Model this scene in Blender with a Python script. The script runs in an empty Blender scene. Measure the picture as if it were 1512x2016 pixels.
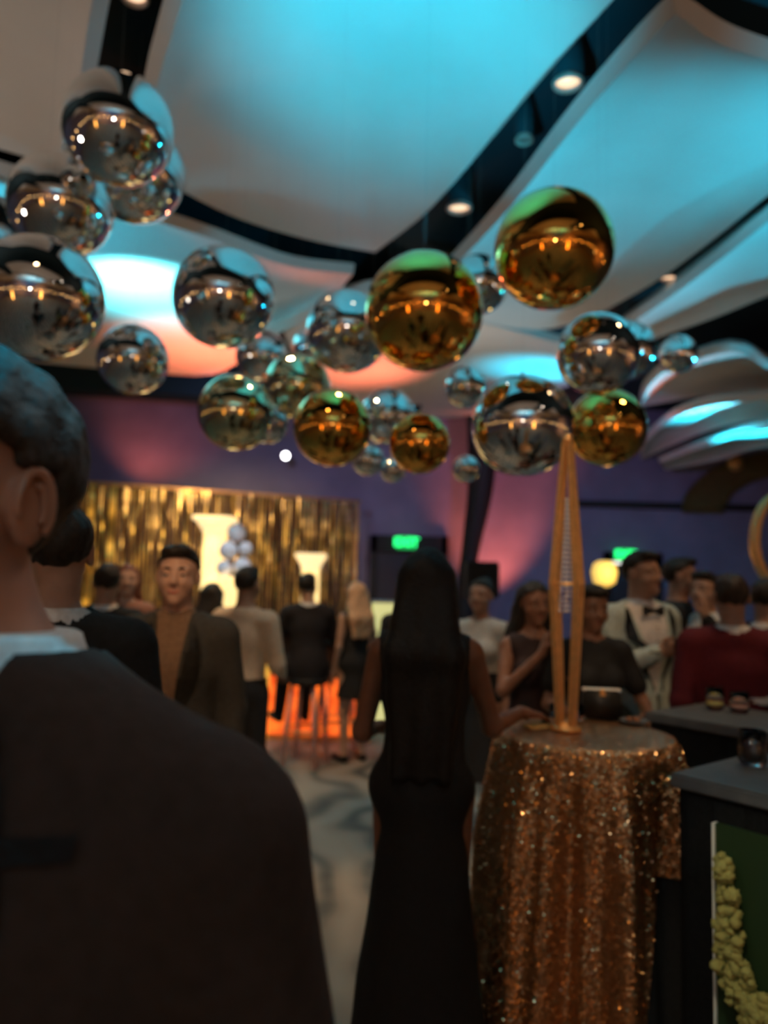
import bpy, bmesh, math, random
import numpy as np
from mathutils import Vector, Matrix, Euler
from mathutils.bvhtree import BVHTree
random.seed(7)
C = bpy.context.scene.collection
S = bpy.context.scene
PI = math.pi

# ------------------------------------------------------------------ camera
F = 1500.0
CAM = Vector((0, 0, 1.61))
PITCH, ROLL = math.radians(5.03), math.radians(1.5)
cd = bpy.data.cameras.new('camera'); cam = bpy.data.objects.new('camera', cd); C.objects.link(cam)
cd.sensor_fit = 'VERTICAL'; cd.sensor_height = 36.0; cd.sensor_width = 27.0
cd.lens = F / 2016.0 * 36.0
cd.clip_start = 0.03
cam.location = CAM
RC = Matrix.Rotation(math.radians(90) + PITCH, 3, 'X') @ Matrix.Rotation(ROLL, 3, 'Z')
cam.rotation_euler = RC.to_euler()
cd.dof.use_dof = True; cd.dof.focus_distance = 1.15; cd.dof.aperture_fstop = 2.2
S.camera = cam

# ------------------------------------------------------------------ world and exposure
w = bpy.data.worlds.new('room_dark'); S.world = w; w.use_nodes = True
w.node_tree.nodes['Background'].inputs[0].default_value = (0.5, 0.45, 0.5, 1)
w.node_tree.nodes['Background'].inputs[1].default_value = 0.004
S.view_settings.view_transform = 'Standard'; S.view_settings.look = 'None'
S.view_settings.exposure = 0.0; S.view_settings.gamma = 1.0
S.cycles.max_bounces = 8; S.cycles.sample_clamp_indirect = 6.0


def ray(px, py):
    return RC @ Vector(((px - 756) / F, (1008 - py) / F, -1))

def atY(px, py, Y):
    d = ray(px, py); return CAM + d * (Y / d.y)

def atZ(px, py, Z):
    d = ray(px, py); return CAM + d * ((Z - CAM.z) / d.z)

# ------------------------------------------------------------------ lights
def spot(name, loc, tgt, energy, col, size=60, blend=0.8, rad=0.06):
    l = bpy.data.lights.new(name, 'SPOT'); l.energy = energy; l.color = col
    l.spot_size = math.radians(size); l.spot_blend = blend; l.shadow_soft_size = rad
    o = bpy.data.objects.new(name, l); C.objects.link(o); o.location = loc
    o.rotation_euler = (Vector(tgt) - Vector(loc)).to_track_quat('-Z', 'Y').to_euler()
    return o

def point(name, loc, energy, col, rad=0.08):
    l = bpy.data.lights.new(name, 'POINT'); l.energy = energy; l.color = col; l.shadow_soft_size = rad
    o = bpy.data.objects.new(name, l); C.objects.link(o); o.location = loc; return o

CYAN, CORAL, WARM, NEUT = (0.01, 0.66, 1.0), (1.0, 0.20, 0.10), (1.0, 0.62, 0.30), (1.0, 0.86, 0.74)
PZ = 4.5                                   # underside of the ceiling panels
def up(name, px, py, frm, energy, col, size, z=PZ, blend=1.0):
    return spot(name, frm, atZ(px, py, z), energy, col, size, blend)
up('uplight_cyan', 790, 60, (-0.2, 2.0, 2.2), 850, CYAN, 50)
up('uplight_cyan', 1500, 330, (4.3, 3.6, 2.4), 720, CYAN, 54)
up('uplight_cyan', 1490, 550, (6.4, 7.4, 2.9), 800, CYAN, 66)
up('uplight_cyan', 268, 585, (-2.75, 7.3, 3.72), 1050, (0.12, 0.82, 1.0), 84)
up('uplight_cyan', 60, 470, (-4.2, 6.0, 3.2), 260, CYAN, 90)
up('uplight_coral', 400, 700, (-2.3, 9.6, 2.9), 480, CORAL, 80)
up('uplight_coral', 590, 450, (-0.9, 8.2, 3.7), 45, CORAL, 80)
up('uplight_coral', 720, 740, (0.1, 10.6, 3.0), 300, CORAL, 75)
up('uplight_cyan', 1060, 735, (2.6, 10.3, 3.2), 360, CYAN, 60)
up('uplight_cyan', 1440, 782, (5.2, 10.5, 3.1), 600, CYAN, 95, 4.25)
up('uplight_cyan', 1420, 815, (5.3, 10.7, 2.7), 380, CYAN, 85, 3.95)
up('uplight_coral', 1330, 760, (4.8, 11.0, 2.9), 160, CORAL, 60, 4.2)
spot('wall_wash_coral', (1.95, 13.3, 0.5), (2.05, 14.2, 3.0), 700, CORAL, 60)
spot('wall_wash_coral', (-4.6, 13.4, 3.2), (-4.3, 14.2, 4.4), 60, CORAL, 110)
spot('wall_wash_violet', (2.5, 9.0, 3.4), (3.0, 14.2, 2.6), 170, (0.36, 0.28, 0.70), 110)
spot('wall_wash_violet', (-2.0, 10.0, 4.0), (-2.2, 14.2, 3.2), 130, (0.38, 0.36, 0.70), 110)
# added warm fill spots, standing in for light bounced onto the ceiling
for p, e in (((0, -3.5, 2.4), 180), ((-4.5, 3.0, 2.4), 130), ((5.5, 2.0, 2.4), 60), ((0.5, 8.6, 2.9), 50)):
    l = spot('ceiling_fill', p, (p[0], p[1] + 0.8, 5), e, NEUT, 165, 1.0, 0.2)
# warm light falling on the guests
spot('downlight_warm', (-1.0, 5.2, 4.3), (-0.9, 5.6, 0.8), 240, WARM, 80, 1.0, 0.1)
spot('downlight_warm', (2.2, 3.4, 4.3), (2.1, 3.9, 0.8), 100, WARM, 80, 1.0, 0.1)
spot('downlight_warm', (0.95, 2.25, 4.3), (0.80, 2.8, 1.07), 58, WARM, 26, 1.0, 0.1)
spot('downlight_warm', (-0.9, 1.5, 4.3), (-0.7, 3.0, 1.3), 45, WARM, 60, 1.0, 0.1)
spot('face_light', (-0.4, 0.9, 3.4), (-0.8, 3.0, 1.5), 90, WARM, 30, 1.0, 0.1)  # added front spot, brightens the smiling man's face
spot('stand_light', (0.3, 0.9, 3.2), (0.76, 2.84, 1.75), 60, (1, .7, .42), 26, 1.0, 0.08)
spot('floor_pool', (0.0, 4.2, 4.3), (0.0, 4.2, 0.0), 110, (1, .78, .55), 60, 1.0, 0.1)
spot('curtain_light', (-2.4, 9.5, 3.9), (-2.8, 12.8, 1.6), 800, (1, 0.66, 0.26), 75, 1.0, 0.1)
spot('head_cyan', (-0.62, 0.25, 3.7), (-0.375, 0.69, 1.84), 800, CYAN, 7, 1.0, 0.06)  # added overhead cyan spot, tints the near man's hair teal
spot('shoulder_light', (0.6, 1.9, 3.6), (-0.2, 0.66, 1.4), 40, (1, .7, .55), 22, 1.0, 0.1)  # added weak spot, gives the near man's shoulder a warm rim

# ------------------------------------------------------------------ materials
def nodes(name):
    m = bpy.data.materials.new(name); m.use_nodes = True
    nt = m.node_tree; return m, nt, nt.nodes['Principled BSDF']

def mat(name, col, rough=0.7, metal=0.0, var=0.0, scale=30.0, bump=0.0, spec=0.3, emit=None, es=0.0, trans=0.0, ior=1.45, sheen=0.0, col2=None):
    m, nt, b = nodes(name)
    b.inputs['Base Color'].default_value = (*col, 1); b.inputs['Roughness'].default_value = rough
    b.inputs['Metallic'].default_value = metal; b.inputs['Specular IOR Level'].default_value = spec
    if sheen: b.inputs['Sheen Weight'].default_value = sheen
    if trans: b.inputs['Transmission Weight'].default_value = trans; b.inputs['IOR'].default_value = ior
    if emit: b.inputs['Emission Color'].default_value = (*emit, 1); b.inputs['Emission Strength'].default_value = es
    if var or bump or col2:
        tc = nt.nodes.new('ShaderNodeTexCoord'); n = nt.nodes.new('ShaderNodeTexNoise')
        n.inputs['Scale'].default_value = scale; n.inputs['Detail'].default_value = 4
        nt.links.new(tc.outputs['Object'], n.inputs['Vector'])
        if var or col2:
            r = nt.nodes.new('ShaderNodeValToRGB')
            a = col; c = col2 or col
            r.color_ramp.elements[0].position = 0.35; r.color_ramp.elements[1].position = 0.65
            r.color_ramp.elements[0].color = (*[x * (1 - var) for x in a], 1)
            r.color_ramp.elements[1].color = (*[x * (1 + var) for x in c], 1)
            nt.links.new(n.outputs['Fac'], r.inputs[0]); nt.links.new(r.outputs[0], b.inputs['Base Color'])
        if bump:
            bp = nt.nodes.new('ShaderNodeBump'); bp.inputs['Strength'].default_value = bump
            bp.inputs['Distance'].default_value = 0.01
            nt.links.new(n.outputs['Fac'], bp.inputs['Height']); nt.links.new(bp.outputs[0], b.inputs['Normal'])
    return m

def glow(name, col, s):
    return mat(name, col, 0.5, emit=col, es=s)

M = {}
M['panel'] = mat('ceiling_fabric', (0.62, 0.58, 0.54), 0.85, var=0.05, scale=1.2, bump=0.05)
M['dark_ceiling'] = mat('dark_ceiling_paint', (0.012, 0.032, 0.042), 0.8)
M['wall'] = mat('violet_wall_paint', (0.20, 0.19, 0.30), 0.85, var=0.12, scale=1.5)
M['black'] = mat('black_paint', (0.012, 0.012, 0.014), 0.6)
M['black_metal'] = mat('black_metal', (0.02, 0.02, 0.022), 0.4, 0.8)
M['black_linen'] = mat('black_linen', (0.014, 0.015, 0.017), 0.75, var=0.2, scale=90, bump=0.1)
M['bar_top'] = mat('bar_top', (0.11, 0.115, 0.12), 0.55, var=0.1, scale=20)
M['chrome'] = mat('chrome_foil', (0.86, 0.88, 0.88), 0.02, 1.0)
M['gold'] = mat('gold_foil', (0.95, 0.48, 0.10), 0.03, 1.0)
M['pale_gold'] = mat('pale_gold_foil', (0.80, 0.74, 0.45), 0.03, 1.0)
M['gold_metal'] = mat('brushed_gold', (0.90, 0.50, 0.20), 0.36, 0.6, var=0.08, scale=40)
M['line'] = mat('clear_line', (0.3, 0.3, 0.3), 0.4)
M['foil_strip'] = mat('gold_foil_strip', (0.95, 0.62, 0.16), 0.28, 1.0, var=0.2, scale=9, bump=0.3)
M['foil_dim'] = mat('antique_foil_strip', (0.62, 0.42, 0.16), 0.38, 1.0, var=0.35, scale=9, bump=0.3)
M['backdrop'] = mat('brown_backing_cloth', (0.060, 0.035, 0.030), 0.9)
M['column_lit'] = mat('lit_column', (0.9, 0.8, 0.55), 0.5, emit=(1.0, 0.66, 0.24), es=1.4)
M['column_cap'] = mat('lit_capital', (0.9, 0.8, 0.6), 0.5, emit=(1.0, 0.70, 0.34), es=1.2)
M['box_lit'] = mat('lit_box', (0.9, 0.85, 0.5), 0.5, emit=(0.85, 0.78, 0.30), es=0.75)
M['white_gloss'] = mat('white_gloss', (0.86, 0.85, 0.92), 0.12, emit=None)
M['downlight'] = glow('downlight_lens', (1.0, 0.66, 0.42), 1.3)
M['downlight_bright'] = glow('downlight_lens_bright', (1.0, 0.80, 0.62), 30)
M['trim'] = mat('downlight_trim', (0.35, 0.28, 0.24), 0.5)
M['exit_green'] = glow('exit_green', (0.02, 1.0, 0.22), 2.2)
M['exit_face'] = mat('exit_face', (0.02, 0.16, 0.05), 0.5, emit=(0.01, 0.65, 0.12), es=0.7)
M['white_lamp'] = glow('white_lamp', (0.95, 0.96, 1.0), 14)
M['soft_lamp'] = glow('soft_lamp', (0.95, 0.93, 0.85), 1.2)
M['shade'] = mat('lit_shade', (0.9, 0.7, 0.3), 0.8, emit=(1.0, 0.62, 0.12), es=0.9)
M['glass'] = mat('clear_glass', (1, 1, 1), 0.02, trans=1.0, ior=1.45, spec=0.5)
M['acrylic'] = mat('frosted_edge', (0.85, 0.85, 0.80), 0.35)
M['green_panel'] = mat('dark_green_panel', (0.025, 0.05, 0.02), 0.35)
M['wine'] = mat('pale_wine', (0.75, 0.60, 0.18), 0.1, spec=0.5)
M['rose'] = mat('rose_drink', (0.62, 0.34, 0.28), 0.1, spec=0.5)
M['cola'] = mat('dark_drink', (0.03, 0.012, 0.01), 0.1, spec=0.5)
M['paper'] = mat('white_paper', (0.75, 0.72, 0.70), 0.8)
M['leather'] = mat('black_leather', (0.018, 0.017, 0.017), 0.42, bump=0.2, scale=120)
M['moss'] = mat('yellow_blossom', (0.46, 0.43, 0.09), 0.85, var=0.25, scale=40, bump=0.6, col2=(0.62, 0.56, 0.20))
M['leafstem'] = mat('green_stem', (0.10, 0.16, 0.03), 0.7)
M['lucite'] = mat('pink_lucite', (0.75, 0.45, 0.42), 0.12, spec=0.5)
M['crystal'] = mat('crystal_bead', (0.9, 0.84, 0.82), 0.15, 0.2)

def sequin_mat():
    m, nt, b = nodes('rose_gold_sequins')
    tc = nt.nodes.new('ShaderNodeTexCoord'); v = nt.nodes.new('ShaderNodeTexVoronoi'); v.inputs['Scale'].default_value = 190
    nt.links.new(tc.outputs['Object'], v.inputs['Vector'])
    g = nt.nodes.new('ShaderNodeNewGeometry')
    sub = nt.nodes.new('ShaderNodeVectorMath'); sub.operation = 'SUBTRACT'; sub.inputs[1].default_value = (0.5, 0.5, 0.5)
    sc = nt.nodes.new('ShaderNodeVectorMath'); sc.operation = 'SCALE'; sc.inputs['Scale'].default_value = 0.9
    ad = nt.nodes.new('ShaderNodeVectorMath'); ad.operation = 'ADD'
    no = nt.nodes.new('ShaderNodeVectorMath'); no.operation = 'NORMALIZE'
    nt.links.new(v.outputs['Color'], sub.inputs[0]); nt.links.new(sub.outputs[0], sc.inputs[0])
    nt.links.new(sc.outputs[0], ad.inputs[0]); nt.links.new(g.outputs['Normal'], ad.inputs[1])
    nt.links.new(ad.outputs[0], no.inputs[0]); nt.links.new(no.outputs[0], b.inputs['Normal'])
    b.inputs['Base Color'].default_value = (0.52, 0.27, 0.13, 1); b.inputs['Metallic'].default_value = 0.85
    b.inputs['Roughness'].default_value = 0.3
    return m
M['sequin'] = sequin_mat()
M['sequin_disc'] = mat('sequin_disc', (0.95, 0.66, 0.38), 0.2, 1.0)

def carpet_mat():
    m, nt, b = nodes('swirl_carpet')
    tc = nt.nodes.new('ShaderNodeTexCoord')
    n1 = nt.nodes.new('ShaderNodeTexNoise'); n1.inputs['Scale'].default_value = 0.9; n1.inputs['Detail'].default_value = 3; n1.inputs['Distortion'].default_value = 2.2
    n2 = nt.nodes.new('ShaderNodeTexNoise'); n2.inputs['Scale'].default_value = 60; n2.inputs['Detail'].default_value = 3
    wv = nt.nodes.new('ShaderNodeTexWave'); wv.inputs['Scale'].default_value = 0.8; wv.inputs['Distortion'].default_value = 14; wv.inputs['Detail'].default_value = 2; wv.inputs['Detail Scale'].default_value = 0.9
    nt.links.new(tc.outputs['Object'], n1.inputs['Vector']); nt.links.new(tc.outputs['Object'], n2.inputs['Vector']); nt.links.new(tc.outputs['Object'], wv.inputs['Vector'])
    r = nt.nodes.new('ShaderNodeValToRGB'); e = r.color_ramp.elements
    e[0].position = 0.10; e[0].color = (0.045, 0.06, 0.065, 1); e[1].position = 0.42; e[1].color = (0.24, 0.22, 0.19, 1)
    x = e.new(0.8); x.color = (0.32, 0.29, 0.25, 1)
    mx = nt.nodes.new('ShaderNodeMix'); mx.inputs[0].default_value = 0.45
    nt.links.new(wv.outputs['Fac'], mx.inputs[2]); nt.links.new(n1.outputs['Fac'], mx.inputs[3])
    nt.links.new(mx.outputs[0], r.inputs[0]); nt.links.new(r.outputs[0], b.inputs['Base Color'])
    bp = nt.nodes.new('ShaderNodeBump'); bp.inputs['Strength'].default_value = 0.5; bp.inputs['Distance'].default_value = 0.01
    nt.links.new(n2.outputs['Fac'], bp.inputs['Height']); nt.links.new(bp.outputs[0], b.inputs['Normal'])
    b.inputs['Roughness'].default_value = 0.95
    return m
M['carpet'] = carpet_mat()

def ember_mat():
    m, nt, b = nodes('orange_lit_panel')
    tc = nt.nodes.new('ShaderNodeTexCoord'); n = nt.nodes.new('ShaderNodeTexNoise'); n.inputs['Scale'].default_value = 5; n.inputs['Distortion'].default_value = 1.5
    r = nt.nodes.new('ShaderNodeValToRGB'); e = r.color_ramp.elements
    e[0].position = 0.3; e[0].color = (0.45, 0.03, 0.005, 1); e[1].position = 0.7; e[1].color = (1.0, 0.17, 0.02, 1)
    nt.links.new(tc.outputs['Object'], n.inputs['Vector']); nt.links.new(n.outputs['Fac'], r.inputs[0])
    nt.links.new(r.outputs[0], b.inputs['Emission Color']); b.inputs['Emission Strength'].default_value = 1.3
    b.inputs['Base Color'].default_value = (0.5, 0.12, 0.03, 1)
    return m
M['ember'] = ember_mat()

# ------------------------------------------------------------------ mesh helpers
def link(name, me, m=None, parent=None, smooth=False):
    o = bpy.data.objects.new(name, me); C.objects.link(o)
    if m is not None: me.materials.append(m)
    if parent is not None: o.parent = parent
    if smooth: me.polygons.foreach_set('use_smooth', [True] * len(me.polygons))
    return o

def from_bm(name, bm, m=None, parent=None, smooth=False):
    me = bpy.data.meshes.new(name); bm.to_mesh(me); bm.free()
    return link(name, me, m, parent, smooth)

def np_mesh(name, V, Q):
    me = bpy.data.meshes.new(name)
    me.vertices.add(len(V)); me.vertices.foreach_set('co', np.ascontiguousarray(V, np.float32).ravel())
    n = len(Q); me.loops.add(n * 4); me.polygons.add(n)
    me.loops.foreach_set('vertex_index', np.ascontiguousarray(Q, np.int32).ravel())
    me.polygons.foreach_set('loop_start', np.arange(0, n * 4, 4, dtype=np.int32))
    me.polygons.foreach_set('use_smooth', np.ones(n, bool))
    me.update(calc_edges=True); me.validate(); return me

def tag(o, label=None, cat=None, group=None, kind=None):
    if label: o['label'] = label
    if cat: o['category'] = cat
    if group: o['group'] = group
    if kind: o['kind'] = kind
    return o

def thing(name, loc, label, cat, group=None, rz=0.0):
    o = bpy.data.objects.new(name, None); C.objects.link(o); o.location = loc; o.rotation_euler = (0, 0, rz)
    o.empty_display_size = 0.1
    return tag(o, label, cat, group)

def box(bm, c, s, rz=0.0, bevel=0.0):
    r = bmesh.ops.create_cube(bm, size=1.0, matrix=Matrix.Translation(c) @ Matrix.Rotation(rz, 4, 'Z') @ Matrix.Diagonal((*s, 1)))
    if bevel:
        es = list({e for v in r['verts'] for e in v.link_edges})
        bmesh.ops.bevel(bm, geom=es, offset=bevel, segments=2, affect='EDGES')
    return bm

def tube(bm, pts, rad, n=8, caps=True):
    pts = [Vector(p) for p in pts]; rad = rad if hasattr(rad, '__len__') else [rad] * len(pts)
    rings = []
    for i, p in enumerate(pts):
        t = (pts[min(i + 1, len(pts) - 1)] - pts[max(i - 1, 0)]).normalized()
        a = Vector((1, 0, 0)) if abs(t.x) < 0.8 else Vector((0, 1, 0))
        u = t.cross(a).normalized(); v = t.cross(u)
        rings.append([bm.verts.new(p + (u * math.cos(2 * PI * k / n) + v * math.sin(2 * PI * k / n)) * rad[i]) for k in range(n)])
    for a, b in zip(rings, rings[1:]):
        for k in range(n): bm.faces.new((a[k], a[(k + 1) % n], b[(k + 1) % n], b[k]))
    if caps: bm.faces.new(rings[0][::-1]); bm.faces.new(rings[-1])
    bmesh.ops.recalc_face_normals(bm, faces=bm.faces)
    return bm

def lathe(bm, prof, n=32, c=(0, 0, 0), flute=0.0, nf=0, caps=True):
    c = Vector(c); rings = []
    for r, z in prof:
        ring = []
        for k in range(n):
            a = 2 * PI * k / n; rr = r * (1 - flute * (0.5 + 0.5 * math.cos(nf * a))) if nf else r
            ring.append(bm.verts.new(c + Vector((rr * math.cos(a), rr * math.sin(a), z))))
        rings.append(ring)
    for a, b in zip(rings, rings[1:]):
        for k in range(n): bm.faces.new((a[k], a[(k + 1) % n], b[(k + 1) % n], b[k]))
    if caps and prof[0][0] > 1e-4: bm.faces.new(rings[0][::-1])
    if caps and prof[-1][0] > 1e-4: bm.faces.new(rings[-1])
    bmesh.ops.remove_doubles(bm, verts=bm.verts, dist=1e-5)
    bmesh.ops.recalc_face_normals(bm, faces=bm.faces)
    return bm

def B(): return bmesh.new()

# ------------------------------------------------------------------ signed-distance modelling (one continuous surface per body)
def fieldmesh(name, prims, h, cuts=(), wob=0.0, wf=40.0):
    lo = np.full(3, 1e9); hi = -lo
    for p in prims:
        if p[0] == 'c':
            _, a, b, ra, rb, k = p[:6]; r = max(ra, rb)
            lo = np.minimum(lo, np.minimum(a, b) - r); hi = np.maximum(hi, np.maximum(a, b) + r)
        else:
            _, c, r, k, R = p; e = np.abs(R) @ r
            lo = np.minimum(lo, c - e); hi = np.maximum(hi, c + e)
    lo = lo - 3 * h - wob; hi = hi + 3 * h + wob
    n = np.ceil((hi - lo) / h).astype(int) + 1
    X = [lo[i] + h * np.arange(n[i]) for i in range(3)]
    Fd = np.full(n, 0.25, np.float32)
    for p in prims:
        k = p[5] if p[0] == 'c' else p[3]; mg = k + 2.5 * h
        if p[0] == 'c':
            a, b = np.array(p[1]), np.array(p[2]); r = max(p[3], p[4]); l2 = np.minimum(a, b) - r - mg; h2 = np.maximum(a, b) + r + mg
        else:
            e = np.abs(p[4]) @ p[2]; l2 = p[1] - e - mg; h2 = p[1] + e + mg
        i0 = np.clip(np.floor((l2 - lo) / h).astype(int), 0, n); i1 = np.clip(np.ceil((h2 - lo) / h).astype(int) + 1, 0, n)
        sl = tuple(slice(i0[i], i1[i]) for i in range(3))
        x, y, z = X[0][sl[0]][:, None, None], X[1][sl[1]][None, :, None], X[2][sl[2]][None, None, :]
        if p[0] == 'c':
            ab = b - a; L = max(float(ab @ ab), 1e-9)
            dx, dy, dz = x - a[0], y - a[1], z - a[2]
            t = np.clip((dx * ab[0] + dy * ab[1] + dz * ab[2]) / L, 0, 1)
            d = np.sqrt((dx - t * ab[0]) ** 2 + (dy - t * ab[1]) ** 2 + (dz - t * ab[2]) ** 2) - (p[3] + t * (p[4] - p[3]))
        else:
            c, r, R = p[1], p[2], p[4]
            dx, dy, dz = x - c[0], y - c[1], z - c[2]
            q = [dx * R[0, i] + dy * R[1, i] + dz * R[2, i] for i in range(3)]
            k0 = np.sqrt((q[0] / r[0]) ** 2 + (q[1] / r[1]) ** 2 + (q[2] / r[2]) ** 2)
            k1 = np.sqrt((q[0] / r[0] ** 2) ** 2 + (q[1] / r[1] ** 2) ** 2 + (q[2] / r[2] ** 2) ** 2) + 1e-9
            d = k0 * (k0 - 1) / k1
        f = Fd[sl]
        if p[0] == 'c' and len(p) > 6:                       # subtraction
            hh = np.clip(0.5 - 0.5 * (f + d) / k, 0, 1); Fd[sl] = f + (-d - f) * hh + k * hh * (1 - hh)
        else:
            hh = np.clip(0.5 + 0.5 * (f - d) / k, 0, 1); Fd[sl] = f + (d - f) * hh - k * hh * (1 - hh)
    x, y, z = X[0][:, None, None], X[1][None, :, None], X[2][None, None, :]
    if wob:
        Fd += wob * (np.sin(x * wf + 1.3 * np.sin(z * wf * .4)) * np.sin(y * wf * .9 + 1) + 0.6 * np.sin(z * wf * .35 + x * wf * .5))
    for g in cuts: Fd = np.maximum(Fd, g(x, y, z))
    Fd[0] = Fd[-1] = 0.2; Fd[:, 0] = Fd[:, -1] = 0.2; Fd[:, :, 0] = Fd[:, :, -1] = 0.2
    return nets(name, Fd, lo, h)

def nets(name, Fd, lo, h):
    s = Fd < 0
    cnt = np.zeros(np.array(Fd.shape) - 1, np.uint8)
    for dx in (0, 1):
        for dy in (0, 1):
            for dz in (0, 1):
                cnt += s[dx:dx + cnt.shape[0], dy:dy + cnt.shape[1], dz:dz + cnt.shape[2]]
    idx = np.argwhere((cnt > 0) & (cnt < 8))
    gid = np.full(cnt.shape, -1, np.int64); gid[tuple(idx.T)] = np.arange(len(idx))
    cor = [(a, b, c) for a in (0, 1) for b in (0, 1) for c in (0, 1)]
    v = {c: Fd[idx[:, 0] + c[0], idx[:, 1] + c[1], idx[:, 2] + c[2]] for c in cor}
    acc = np.zeros((len(idx), 3)); m = np.zeros(len(idx))
    for c in cor:
        for ax in range(3):
            if c[ax]: continue
            e = list(c); e[ax] = 1; e = tuple(e)
            cr = (v[c] < 0) != (v[e] < 0)
            t = np.where(cr, v[c] / np.where(cr, v[c] - v[e], 1), 0)
            for i in range(3): acc[:, i] += np.where(cr, c[i] + (t if i == ax else 0), 0)
            m += cr
    V = lo + h * (idx + acc / m[:, None])
    Q = []
    for ax in range(3):
        a = [slice(None)] * 3; b = [slice(None)] * 3; a[ax] = slice(0, -1); b[ax] = slice(1, None)
        ed = s[tuple(a)] != s[tuple(b)]
        p = np.argwhere(ed); u, w_ = [(1, 2), (2, 0), (0, 1)][ax]
        p = p[(p[:, u] > 0) & (p[:, w_] > 0) & (p[:, u] < Fd.shape[u] - 1) & (p[:, w_] < Fd.shape[w_] - 1)]
        if not len(p): continue
        ins = s[tuple(p.T)]
        def g(du, dw):
            q = p.copy(); q[:, u] += du; q[:, w_] += dw; return gid[tuple(q.T)]
        q = np.stack([g(-1, -1), g(0, -1), g(0, 0), g(-1, 0)], 1)
        q[~ins] = q[~ins][:, ::-1]; Q.append(q)
    Q = np.concatenate(Q); Q = Q[(Q >= 0).all(1)]
    return np_mesh(name, V, Q)

A = lambda *v: np.array(v, float)
I3 = np.eye(3)
def cap(a, b, ra, rb=None, k=0.02): return ('c', np.array(a, float), np.array(b, float), ra, rb if rb is not None else ra, k)
def sub(a, b, ra, rb=None, k=0.01): return ('c', np.array(a, float), np.array(b, float), ra, rb if rb is not None else ra, k, 1)
def ell(c, r, k=0.03, R=I3): return ('e', np.array(c, float), np.array(r, float), k, R)

def rotm(yaw=0, pitch=0, roll=0):
    return np.array(Matrix.Rotation(yaw, 3, 'Z') @ Matrix.Rotation(pitch, 3, 'X') @ Matrix.Rotation(roll, 3, 'Y'))

def inflate(prims, d, ky=None):
    out = []
    for p in prims:
        if p[0] == 'c': out.append(('c', p[1], p[2], p[3] + d, p[4] + d, p[5]) + p[6:])
        else: out.append(('e', p[1], p[2] + d, p[3], p[4]))
    return out

def finger_prims(w, dirn, palm_n, thumb, s=1.0, curl=0.5, k=0.006):
    """hand at wrist w, fingers along dirn, palm facing palm_n, thumb on the side thumb"""
    d = dirn / np.linalg.norm(dirn); n = palm_n - d * (palm_n @ d); n /= np.linalg.norm(n)
    t = np.cross(d, n); t *= np.sign(t @ thumb) or 1
    P = [cap(w, w + d * .03 * s, .023 * s, .024 * s, .015)]
    for j, (o, L, r) in enumerate(((.030, .072, .0092), (.010, .080, .0094), (-.010, .074, .0090), (-.029, .058, .0080))):
        P.append(cap(w + d * .02 * s + t * o * .7 * s, w + d * .088 * s + t * o * s, .0155 * s, .0125 * s, .012))
        b = w + d * .092 * s + t * o * 1.05 * s; prev = b
        for q, fr in enumerate((.45, .32, .23)):
            an = curl * (q + .6); nx = prev + (d * math.cos(an) + n * math.sin(an)) * L * fr * s
            P.append(cap(prev, nx, r * s * (1 - .1 * q), r * s * (.92 - .1 * q), k)); prev = nx
    b = w + d * .025 * s + t * .022 * s; k1 = b + (d * .55 + t * .75 + n * .35) * .042 * s; k2 = k1 + (d * .85 + t * .25 + n * .45) * .034 * s
    P += [cap(b, k1, .014 * s, .0115 * s, .012), cap(k1, k2, .0112 * s, .009 * s, k)]
    return P

SKIN = {}
def skin(col):
    key = tuple(col)
    if key not in SKIN: SKIN[key] = mat('skin', col, 0.5, var=0.08, scale=25, spec=0.35)
    return SKIN[key]
CLOTH = {}
def cloth(col, rough=0.85, name='cloth', var=0.12, bump=0.25, scale=60, sheen=0.0):
    key = (tuple(col), rough, name)
    if key not in CLOTH: CLOTH[key] = mat(name, col, rough, var=var, scale=scale, bump=bump, sheen=sheen)
    return CLOTH[key]
EYEW = mat('eye_white', (0.65, 0.62, 0.58), 0.3); IRIS = mat('eye_iris', (0.03, 0.018, 0.01), 0.2)

def blob(name, c, r, m, parent, R=I3, n=12):
    bm = B(); bmesh.ops.create_uvsphere(bm, u_segments=n, v_segments=max(6, n // 2), radius=1.0)
    X = Matrix([list(R[i]) for i in range(3)]).to_4x4()
    bmesh.ops.transform(bm, matrix=Matrix.Translation(c) @ X @ Matrix.Diagonal((*r, 1)), verts=bm.verts)
    return from_bm(name, bm, m, parent, True)

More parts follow.
